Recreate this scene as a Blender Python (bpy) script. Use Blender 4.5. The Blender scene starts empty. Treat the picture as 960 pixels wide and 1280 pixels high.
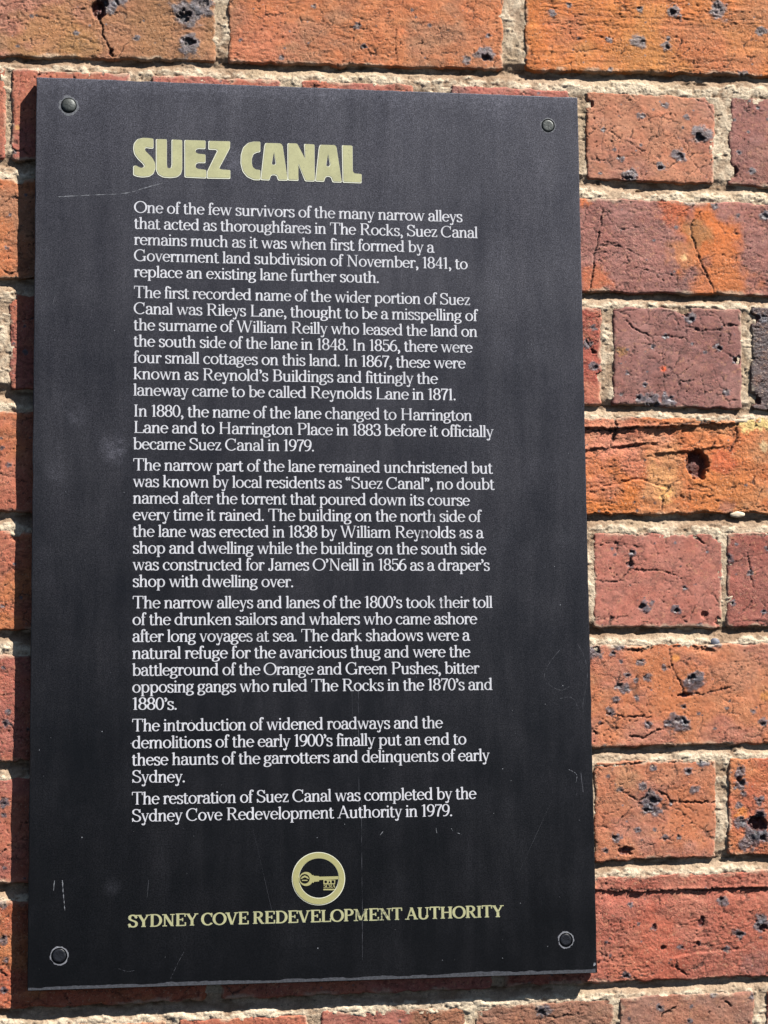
import bpy, bmesh, math
import numpy as np

# ------------------------------------------------------------------ camera, sky, sun, exposure
S = bpy.context.scene
C = S.collection
FOC = 2300.0                                  # focal length in pixels of the 960 x 1280 photograph
CAM = np.array([-0.145845, -1.371928, -0.139713])
ROT = np.array([[0.98985, -0.00484, -0.14206], [-0.14176, -0.10683, -0.98412], [-0.01042, 0.99427, -0.10643]])
from mathutils import Matrix, Vector
cd = bpy.data.cameras.new('camera'); cam = bpy.data.objects.new('camera', cd); C.objects.link(cam)
M = Matrix([list(ROT[i]) + [CAM[i]] for i in range(3)] + [[0, 0, 0, 1]])
q = M.to_quaternion(); cam.rotation_mode = 'QUATERNION'; cam.rotation_quaternion = q; cam.location = CAM
cd.sensor_fit = 'VERTICAL'; cd.sensor_height = 24.0; cd.lens = 24.0 * FOC / 1280.0
cd.clip_start = 0.01; cd.clip_end = 200
S.camera = cam

SUN_DIR = Vector((13.0, -10.5, 19.0)).normalized()   # towards the sun
w = bpy.data.worlds.new('World'); S.world = w; w.use_nodes = True
nt = w.node_tree; bg = nt.nodes['Background']
sky = nt.nodes.new('ShaderNodeTexSky'); sky.sky_type = 'NISHITA'; sky.sun_disc = False
sky.sun_elevation = math.asin(SUN_DIR.z); sky.sun_rotation = math.atan2(SUN_DIR.x, SUN_DIR.y)
sky.air_density = 0.35; sky.dust_density = 0.15; sky.ozone_density = 1.0
nt.links.new(sky.outputs[0], bg.inputs[0]); bg.inputs[1].default_value = 0.05
ld = bpy.data.lights.new('sun', 'SUN'); ld.energy = 5.0; ld.angle = math.radians(0.5); ld.color = (1.0, 0.965, 0.91)
sun = bpy.data.objects.new('sun', ld); C.objects.link(sun)
sun.rotation_mode = 'QUATERNION'; sun.rotation_quaternion = SUN_DIR.to_track_quat('Z', 'Y')
vs = S.view_settings; vs.view_transform = 'Standard'; vs.look = 'None'; vs.gamma = 1.0; vs.use_curve_mapping = False
vs.exposure = 1.48

WALL_Y = 0.011                                # the face of the bricks; the plaque's front is y = 0
K = 1.85                                      # how much brighter a sunlit face shows than its base colour


def lin(c):
    c = np.asarray(c, float) / 255.0
    return np.where(c <= 0.04045, c / 12.92, ((c + 0.055) / 1.055) ** 2.4)


def alb(r, g, b, k=K):                        # base colour of a thing from the colour its sunlit face shows
    return lin((r, g, b)) / k


def at(px, py, y=WALL_Y):                     # a point of the photograph laid onto a plane parallel to the wall (x, z)
    d = ROT @ np.array([(px - 480) / FOC, (640 - py) / FOC, -1.0])
    t = (y - CAM[1]) / d[1]
    p = CAM + d * t
    return p[0], p[2]


def at_many(P, y=WALL_Y):
    return np.array([at(a, b, y) for a, b in P])


# ------------------------------------------------------------------ noise
_tab = {}


def vnoise(x, y, seed):
    if seed not in _tab:
        _tab[seed] = np.random.RandomState(seed).rand(256, 256).astype(np.float32)
    T = _tab[seed]
    xi = np.floor(x).astype(int); yi = np.floor(y).astype(int)
    fx = x - xi; fy = y - yi
    fx = fx * fx * (3 - 2 * fx); fy = fy * fy * (3 - 2 * fy)
    a = T[xi & 255, yi & 255]; b = T[(xi + 1) & 255, yi & 255]
    c = T[xi & 255, (yi + 1) & 255]; d = T[(xi + 1) & 255, (yi + 1) & 255]
    return (a + (b - a) * fx) * (1 - fy) + (c + (d - c) * fx) * fy


def fbm(x, y, seed, octv=4, gain=0.5):        # about -1 .. 1
    s = 0; amp = 1; tot = 0
    for o in range(octv):
        s = s + amp * (vnoise(x * 2 ** o + 17.3 * o, y * 2 ** o + 9.1 * o, seed % 97 + o) - 0.5) * 2
        tot += amp; amp *= gain
    return s / tot * 1.5


def sst(a, b, x):
    t = np.clip((x - a) / (b - a), 0, 1)
    return t * t * (3 - 2 * t)


def cell_edge(X, Y, seed):                     # distance to the borders of jittered cells, in cell widths
    rs = np.random.RandomState(seed); J = rs.rand(64, 64, 2)
    xi = np.floor(X).astype(int); yi = np.floor(Y).astype(int)
    f1 = np.full(X.shape, 9.0); f2 = np.full(X.shape, 9.0)
    for a in (-1, 0, 1):
        for b in (-1, 0, 1):
            j = J[(xi + a) & 63, (yi + b) & 63]
            d = np.hypot(xi + a + j[..., 0] - X, yi + b + j[..., 1] - Y)
            f2 = np.minimum(f2, np.maximum(f1, d)); f1 = np.minimum(f1, d)
    return f2 - f1


def poly_dist(X, Z, pts):                     # distance to a polyline and the share of the way along it
    D = np.full(X.shape, 1e9); T = np.zeros(X.shape)
    n = len(pts) - 1
    for i in range(n):
        ax, az = pts[i]; bx, bz = pts[i + 1]
        dx, dz = bx - ax, bz - az
        L2 = dx * dx + dz * dz + 1e-12
        t = np.clip(((X - ax) * dx + (Z - az) * dz) / L2, 0, 1)
        d = np.hypot(X - ax - t * dx, Z - az - t * dz)
        m = d < D
        D = np.where(m, d, D); T = np.where(m, (i + t) / n, T)
    return D, T


# ------------------------------------------------------------------ objects
def new_mesh(name, verts, faces, mat, parent=None, cols=None, smooth=True, extra=None, grit=None):
    me = bpy.data.meshes.new(name)
    verts = np.asarray(verts, np.float32)
    faces = np.asarray(faces, np.int32)
    me.vertices.add(len(verts)); me.vertices.foreach_set('co', verts.ravel())
    k = faces.shape[1]
    me.loops.add(faces.size); me.loops.foreach_set('vertex_index', faces.ravel())
    me.polygons.add(len(faces)); me.polygons.foreach_set('loop_start', np.arange(0, faces.size, k, dtype=np.int32))
    me.update(calc_edges=True)
    me.polygons.foreach_set('use_smooth', np.full(len(faces), smooth, dtype=bool))
    if cols is not None:
        a = me.color_attributes.new('tint', 'FLOAT_COLOR', 'POINT')
        cc = np.ones((len(verts), 4), np.float32); cc[:, :3] = cols
        a.data.foreach_set('color', cc.ravel())
    if extra is not None:
        a = me.attributes.new('soot', 'FLOAT', 'POINT'); a.data.foreach_set('value', np.asarray(extra, np.float32))
        a = me.attributes.new('grit', 'FLOAT', 'POINT'); a.data.foreach_set('value', np.asarray(grit, np.float32))
    me.materials.append(mat)
    o = bpy.data.objects.new(name, me); C.objects.link(o)
    if parent: o.parent = parent
    return o


def bm_obj(name, bm, mat, parent=None, smooth=False):
    me = bpy.data.meshes.new(name); bm.normal_update(); bm.to_mesh(me); bm.free()
    for p in me.polygons: p.use_smooth = smooth
    me.materials.append(mat)
    o = bpy.data.objects.new(name, me); C.objects.link(o)
    if parent: o.parent = parent
    return o


def thing(name, label, cat):
    o = bpy.data.objects.new(name, None); C.objects.link(o)
    o['label'] = label; o['category'] = cat
    return o


# ------------------------------------------------------------------ materials
class N:
    def __init__(s, name):
        s.m = bpy.data.materials.new(name); s.m.use_nodes = True
        s.t = s.m.node_tree; s.b = s.t.nodes['Principled BSDF']

    def n(s, kind, **kw):
        x = s.t.nodes.new('ShaderNode' + kind)
        for k, v in kw.items(): setattr(x, k, v)
        return x

    def l(s, a, b): s.t.links.new(a, b)

    def noise(s, scale, detail=4, rough=0.6, vec=None):
        x = s.n('TexNoise'); x.inputs['Scale'].default_value = scale; x.inputs['Detail'].default_value = detail
        x.inputs['Roughness'].default_value = rough
        if vec is not None: s.l(vec, x.inputs['Vector'])
        return x.outputs['Fac']

    def coords(s, sc=(1, 1, 1)):
        tc = s.n('TexCoord'); mp = s.n('Mapping'); mp.inputs['Scale'].default_value = sc
        s.l(tc.outputs['Object'], mp.inputs['Vector']); return mp.outputs[0]

    def mr(s, v, a, b, c, d):
        x = s.n('MapRange'); s.l(v, x.inputs[0])
        for i, k in enumerate((a, b, c, d)): x.inputs[i + 1].default_value = k
        return x.outputs[0]

    def math(s, op, a, b):
        x = s.n('Math', operation=op)
        for i, v in enumerate((a, b)):
            if isinstance(v, (int, float)): x.inputs[i].default_value = v
            else: s.l(v, x.inputs[i])
        return x.outputs[0]

    def scale_col(s, col, f):
        x = s.n('VectorMath', operation='SCALE'); s.l(col, x.inputs[0])
        if isinstance(f, (int, float)): x.inputs['Scale'].default_value = f
        else: s.l(f, x.inputs['Scale'])
        return x.outputs[0]

    def mix(s, f, a, b):
        x = s.n('Mix', data_type='RGBA')
        s.l(f, x.inputs[0])
        for i, v in ((6, a), (7, b)):
            if isinstance(v, tuple): x.inputs[i].default_value = (*v[:3], 1)
            else: s.l(v, x.inputs[i])
        return x.outputs[2]

    def bump(s, h, dist, strength=1.0, prev=None):
        x = s.n('Bump'); x.inputs['Distance'].default_value = dist; x.inputs['Strength'].default_value = strength
        s.l(h, x.inputs['Height'])
        if prev is not None: s.l(prev, x.inputs['Normal'])
        return x.outputs[0]


def mat_brick():
    a = N('fired_clay')
    at_ = a.n('Attribute', attribute_name='tint'); so = a.n('Attribute', attribute_name='soot')
    v = a.coords()
    gr = a.n('Attribute', attribute_name='grit').outputs['Fac']
    n1 = a.noise(1500, 3, 0.7, v); n2 = a.noise(420, 4, 0.65, v)
    f = a.math('MULTIPLY', a.mr(n1, 0.25, 0.75, 0.70, 1.30), a.mr(n2, 0.3, 0.7, 0.86, 1.14))
    clump = a.mr(a.noise(70, 3, 0.6, v), 0.42, 0.62, 0.0, 1.0)
    pin = a.math('MULTIPLY', a.mr(a.noise(620, 2, 0.5, v), 0.655, 0.69, 0, 1.0), clump)      # pin holes in the clay
    sp = a.math('MULTIPLY', pin, 0.8)
    lt = a.math('MULTIPLY', a.mr(a.noise(800, 1, 0.5, a.coords((1, 1.3, 1.1))), 0.66, 0.71, 0, 0.5), a.mr(gr, 0, 1, .3, 1))
    col = a.scale_col(at_.outputs['Color'], f)
    col = a.mix(lt, col, (0.42, 0.28, 0.18))
    col = a.mix(sp, col, (0.022, 0.012, 0.010))
    a.l(col, a.b.inputs['Base Color'])
    a.l(a.mr(so.outputs['Fac'], 0, 1, 0.86, 0.42), a.b.inputs['Roughness'])
    a.b.inputs['Specular IOR Level'].default_value = 0.4
    h = a.math('MULTIPLY', a.math('ADD', a.math('MULTIPLY', n2, 1.5), a.math('MULTIPLY', n1, 0.7)), gr)
    h = a.math('ADD', h, a.math('MULTIPLY', pin, -1.1))
    a.l(a.bump(h, 0.00075), a.b.inputs['Normal'])
    return a.m


def mat_mortar():
    a = N('lime_mortar')
    at_ = a.n('Attribute', attribute_name='tint')
    v = a.coords()
    n1 = a.noise(1300, 3, 0.7, v); n2 = a.noise(380, 4, 0.7, v)
    f = a.math('MULTIPLY', a.mr(n1, 0.25, 0.75, 0.66, 1.3), a.mr(n2, 0.3, 0.7, 0.8, 1.16))
    col = a.scale_col(at_.outputs['Color'], f)
    sp = a.mr(a.noise(1100, 1, 0.5, v), 0.65, 0.71, 0, 0.5)
    col = a.mix(sp, col, (0.10, 0.075, 0.05))
    a.l(col, a.b.inputs['Base Color'])
    a.b.inputs['Roughness'].default_value = 0.95; a.b.inputs['Specular IOR Level'].default_value = 0.15
    a.l(a.bump(a.math('ADD', n2, a.math('MULTIPLY', n1, 0.7)), 0.0007), a.b.inputs['Normal'])
    return a.m


def mat_board():
    a = N('black_enamel')
    v = a.coords(); vs_ = a.coords((1, 1, 0.16))
    cloud = a.noise(14, 5, 0.6, v); streak = a.noise(60, 4, 0.65, vs_)
    grain = a.noise(1500, 2, 0.7, v); fine = a.noise(320, 4, 0.7, v)
    dust = a.math('MULTIPLY', a.mr(cloud, 0.35, 0.75, 0.35, 1.3), a.mr(streak, 0.3, 0.75, 0.7, 1.35))
    g2 = a.noise(1000, 2, 0.6, v)
    dust = a.math('MULTIPLY', dust, a.mr(g2, 0.40, 0.62, 0.0, 2.4))
    x = a.n('CombineColor')
    # weathered streaks, plus sky and sun sheen painted in, paler towards the upper right
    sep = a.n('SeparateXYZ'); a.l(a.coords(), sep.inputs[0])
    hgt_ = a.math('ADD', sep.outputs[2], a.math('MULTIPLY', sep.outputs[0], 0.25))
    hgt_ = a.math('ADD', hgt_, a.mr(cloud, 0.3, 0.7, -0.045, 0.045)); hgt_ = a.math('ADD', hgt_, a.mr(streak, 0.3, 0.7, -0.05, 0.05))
    film_sheen = a.math('POWER', a.mr(hgt_, -0.32, 0.36, 0.0, 1.0), 1.7)
    film_sheen = a.math('ADD', film_sheen, a.mr(a.math('ADD', sep.outputs[2], a.mr(fine, .3, .7, -.006, .006)), .326, .340, 0, .55))
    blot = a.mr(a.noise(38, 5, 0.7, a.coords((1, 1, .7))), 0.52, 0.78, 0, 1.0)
    film_sheen = a.math('ADD', film_sheen, a.math('MULTIPLY', blot, a.math('ADD', a.math('MULTIPLY', film_sheen, 0.32), 0.05)))
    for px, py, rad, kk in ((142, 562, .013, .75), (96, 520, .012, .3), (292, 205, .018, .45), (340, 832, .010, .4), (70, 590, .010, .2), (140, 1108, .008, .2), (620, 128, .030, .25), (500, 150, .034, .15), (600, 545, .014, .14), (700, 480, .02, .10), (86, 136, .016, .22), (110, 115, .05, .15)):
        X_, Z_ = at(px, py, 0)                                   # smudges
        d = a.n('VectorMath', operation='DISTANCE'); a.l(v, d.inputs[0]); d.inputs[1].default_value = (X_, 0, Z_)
        film_sheen = a.math('ADD', film_sheen, a.math('MULTIPLY', a.math('MULTIPLY', a.mr(d.outputs['Value'], rad, rad * .1, 0, kk), a.mr(fine, .35, .65, .6, 1.3)), a.mr(a.noise(110, 4, .6, v), .35, .6, .1, 1.2)))
    film_sheen = a.math('MULTIPLY', a.math('ADD', film_sheen, .03), a.math('MULTIPLY', a.mr(grain, 0.32, 0.68, 0.35, 1.65), a.mr(g2, 0.35, 0.65, 0.6, 1.4)))
    film_sheen = a.math('MULTIPLY', film_sheen, a.mr(fine, 0.25, 0.75, 0.75, 1.25))
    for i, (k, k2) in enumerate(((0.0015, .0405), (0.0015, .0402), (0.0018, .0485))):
        a.l(a.math('ADD', a.math('MULTIPLY', dust, k), a.math('MULTIPLY', film_sheen, k2)), x.inputs[i])
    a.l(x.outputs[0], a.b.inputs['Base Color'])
    r = a.math('ADD', a.mr(cloud, 0.3, 0.7, 0.30, 0.42), a.mr(streak, 0.3, 0.7, -0.05, 0.06))
    r = a.math('ADD', r, a.mr(fine, 0.3, 0.7, -0.03, 0.04))
    a.l(r, a.b.inputs['Roughness'])
    a.b.inputs['Specular IOR Level'].default_value = 0.2
    a.b.inputs['Specular Tint'].default_value = (1, .97, .98, 1)
    n = a.bump(grain, 0.000025, 1.0); n = a.bump(fine, 0.00004, 1.0, n)
    a.l(n, a.b.inputs['Normal'])
    return a.m


def mat_plain(name, col, rough=0.5, metal=0.0, wear=0.15, bump=0.00005, scale=700, spec=0.4):
    a = N(name)
    v = a.coords(); n1 = a.noise(scale, 4, 0.65, v)
    rgb = a.n('RGB'); rgb.outputs[0].default_value = (*col, 1)
    a.l(a.scale_col(rgb.outputs[0], a.mr(n1, 0.25, 0.75, 1 - wear, 1 + wear)), a.b.inputs['Base Color'])
    a.b.inputs['Roughness'].default_value = rough; a.b.inputs['Metallic'].default_value = metal
    a.b.inputs['Specular IOR Level'].default_value = spec
    a.l(a.bump(n1, bump), a.b.inputs['Normal'])
    return a.m


BRICK = mat_brick(); MORTAR = mat_mortar(); BOARD = mat_board()
def mat_print(name, col, k=1.0):
    """Printed lettering: slightly uneven, rubbed thin in a few places."""
    a = N(name); v = a.coords()
    lo = a.noise(55, 4, 0.65, v); hi = a.noise(900, 3, 0.7, v)
    rgb = a.n('RGB'); rgb.outputs[0].default_value = (*col, 1)
    c = a.scale_col(rgb.outputs[0], a.math('MULTIPLY', a.mr(lo, .3, .7, .80, 1.08), a.mr(hi, .25, .75, .88, 1.08)))
    m = a.math('MULTIPLY', a.mr(a.noise(620, 3, .7, v), .60, .68, 0, .75), a.mr(lo, .52, .66, .1, 1.0))
    for px, py, rad in ((552, 757, .008), (540, 645, .006), (530, 667, .008), (452, 1143, .006), (478, 1145, .008), (320, 790, .008), (236, 395, .007), (575, 672, .006)):
        X_, Z_ = at(px, py, 0)
        d = a.n('VectorMath', operation='DISTANCE'); a.l(v, d.inputs[0]); d.inputs[1].default_value = (X_, 0, Z_)
        m = a.math('MAXIMUM', m, a.math('MULTIPLY', a.mr(d.outputs['Value'], rad, rad * .3, 0, 1), a.mr(a.noise(420, 4, .7, v), .46, .56, 0, .85)))
    a.l(a.mix(m, c, (.02, .02, .024)), a.b.inputs['Base Color'])
    a.b.inputs['Roughness'].default_value = .6; a.b.inputs['Specular IOR Level'].default_value = .3
    return a.m


WHITE = mat_print('white_print', tuple(alb(224, 224, 230, 1.8)))
CREAM = mat_print('cream_paint', tuple(alb(200, 198, 150, 1.95)))
CREAM_EDGE = mat_plain('pale_paint_edge', tuple(alb(240, 240, 218, 1.8)), 0.6, wear=0.05)
OCHRE = mat_plain('dull_gold_paint', tuple(alb(184, 179, 122, 2.0)), 0.55, wear=0.07)
PLUG = mat_plain('grey_metal', (0.045, 0.049, 0.045), 0.5, metal=0.25, wear=0.35, bump=0.0002, scale=400)
PLUG_DARK = mat_plain('black_painted_metal', (0.006, 0.006, 0.008), 0.38, wear=0.3, bump=0.0002, scale=400)
CHIP = mat_plain('chipped_rim', tuple(alb(130, 131, 138)), 0.7, wear=0.5, bump=0.0003, scale=500)
WORN = mat_plain('worn_edge_paint', tuple(alb(64, 66, 73)), 0.7, wear=0.6, bump=0.0003, scale=450)
SCRATCH = mat_plain('bare_scratch', tuple(alb(140, 142, 148)), 0.6, wear=0.5, scale=500)
FAINT = mat_plain('faint_scratch', tuple(alb(78, 79, 86)), 0.6, wear=0.6, scale=350)
STONE = mat_plain('pale_stone', tuple(alb(235, 215, 185)), 0.7, wear=0.1)

# ------------------------------------------------------------------ the brick wall
wall = thing('brick_wall', 'weathered orange and mauve brick wall with sandy lime mortar behind the black plaque', 'wall')

# courses: y in the photograph of the course's top at x=0 and x=850, and of its bottom
ROWS = [(-200, -184, -74, -52), (-55, -32, 71, 92), (84, 119, 200, 230), (222, 250, 349, 368), (368, 384, 487, 509),
        (514, 521, 641, 643), (664, 665, 789, 785), (818, 805, 952, 933), (973, 949, 1105, 1073),
        (1127, 1093, 1262, 1225), (1286, 1243, 1420, 1375), (1440, 1395, 1570, 1520)]
# bricks of each course: x from, x to
COLS = [[(-160, 8), (12, 165), (187, 352), (375, 535), (563, 713), (731, 894), (911, 1085), (1100, 1270)],
        [(-75, 272), (284, 629), (656, 1003), (1018, 1365)],
        [(-160, 9), (13, 165), (187, 352), (375, 518), (563, 713), (732, 894), (911, 1085), (1100, 1270)],
        [(-85, 265), (280, 625), (640, 990), (1003, 1350)],
        [(-165, 0), (11, 172), (185, 368), (381, 564), (577, 753), (765, 928), (938, 1110), (1122, 1290)],
        [(-100, 262), (276, 612), (626, 990), (1003, 1350)],
        [(-110, 60), (74, 236), (250, 412), (426, 578), (592, 729), (741, 904), (908, 1085), (1098, 1260)],
        [(-85, 268), (282, 625), (640, 992), (1005, 1350)],
        [(-130, 48), (60, 228), (242, 410), (424, 580), (594, 730), (742, 896), (909, 1080), (1094, 1260)],
        [(-80, 260), (275, 615), (630, 985), (1000, 1340)],
        [(-120, 45), (60, 210), (222, 386), (400, 583), (595, 768), (774, 944), (957, 1130), (1144, 1300)],
        [(-80, 260), (275, 615), (630, 985), (1000, 1340)]]
ROWS[0] = (-200, -184, -74, -52)


NR = len(ROWS)
for k_, (dy, kind) in enumerate([(-147, 1), (-293, 0), (-439, 1), (143, 0), (286, 1)]):   # courses above and below the frame
    b_ = ROWS[0] if dy < 0 else ROWS[11]
    ROWS.append((b_[0] + dy, b_[1] + dy, b_[2] + dy, b_[3] + dy))
    COLS.append(list(COLS[3] if kind else COLS[10]))
for c_ in COLS:                                # and bricks beyond it to either side
    long_ = (c_[-2][1] - c_[-2][0]) > 250
    w_, p_ = (345, 358) if long_ else (164, 178)
    while c_[-1][1] < 1480: c_.append((c_[-1][0] + p_, c_[-1][0] + p_ + w_))
    if c_[-1][1] > 1480 and not long_ and c_[-1][0] > 1400: c_.pop()
    k_ = 1
    first = c_[0][0]
    while first - k_ * p_ > -560:
        c_.append((first - k_ * p_, first - k_ * p_ + w_)); k_ += 1


def row_z(r, px):                             # top and bottom z of a course at photograph x
    a = ROWS[r]; t = px / 850.0
    return a[0] + (a[1] - a[0]) * t, a[2] + (a[3] - a[2]) * t


ORANGE = alb(192, 116, 72); RED = alb(176, 104, 80); MAUVE = alb(146, 96, 88); TAN = alb(172, 118, 86)
ROSE = alb(168, 98, 84); DEEP = alb(158, 80, 62); BRIGHT = alb(205, 120, 58); DARK = alb(62, 46, 46); BROWN = alb(150, 100, 74)
SOOT = alb(50, 50, 56); SOOT2 = alb(98, 96, 106); CAVE = alb(40, 22, 20); YELLOW = alb(232, 180, 110)
PATCH_MORTAR = alb(200, 180, 155)

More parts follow.
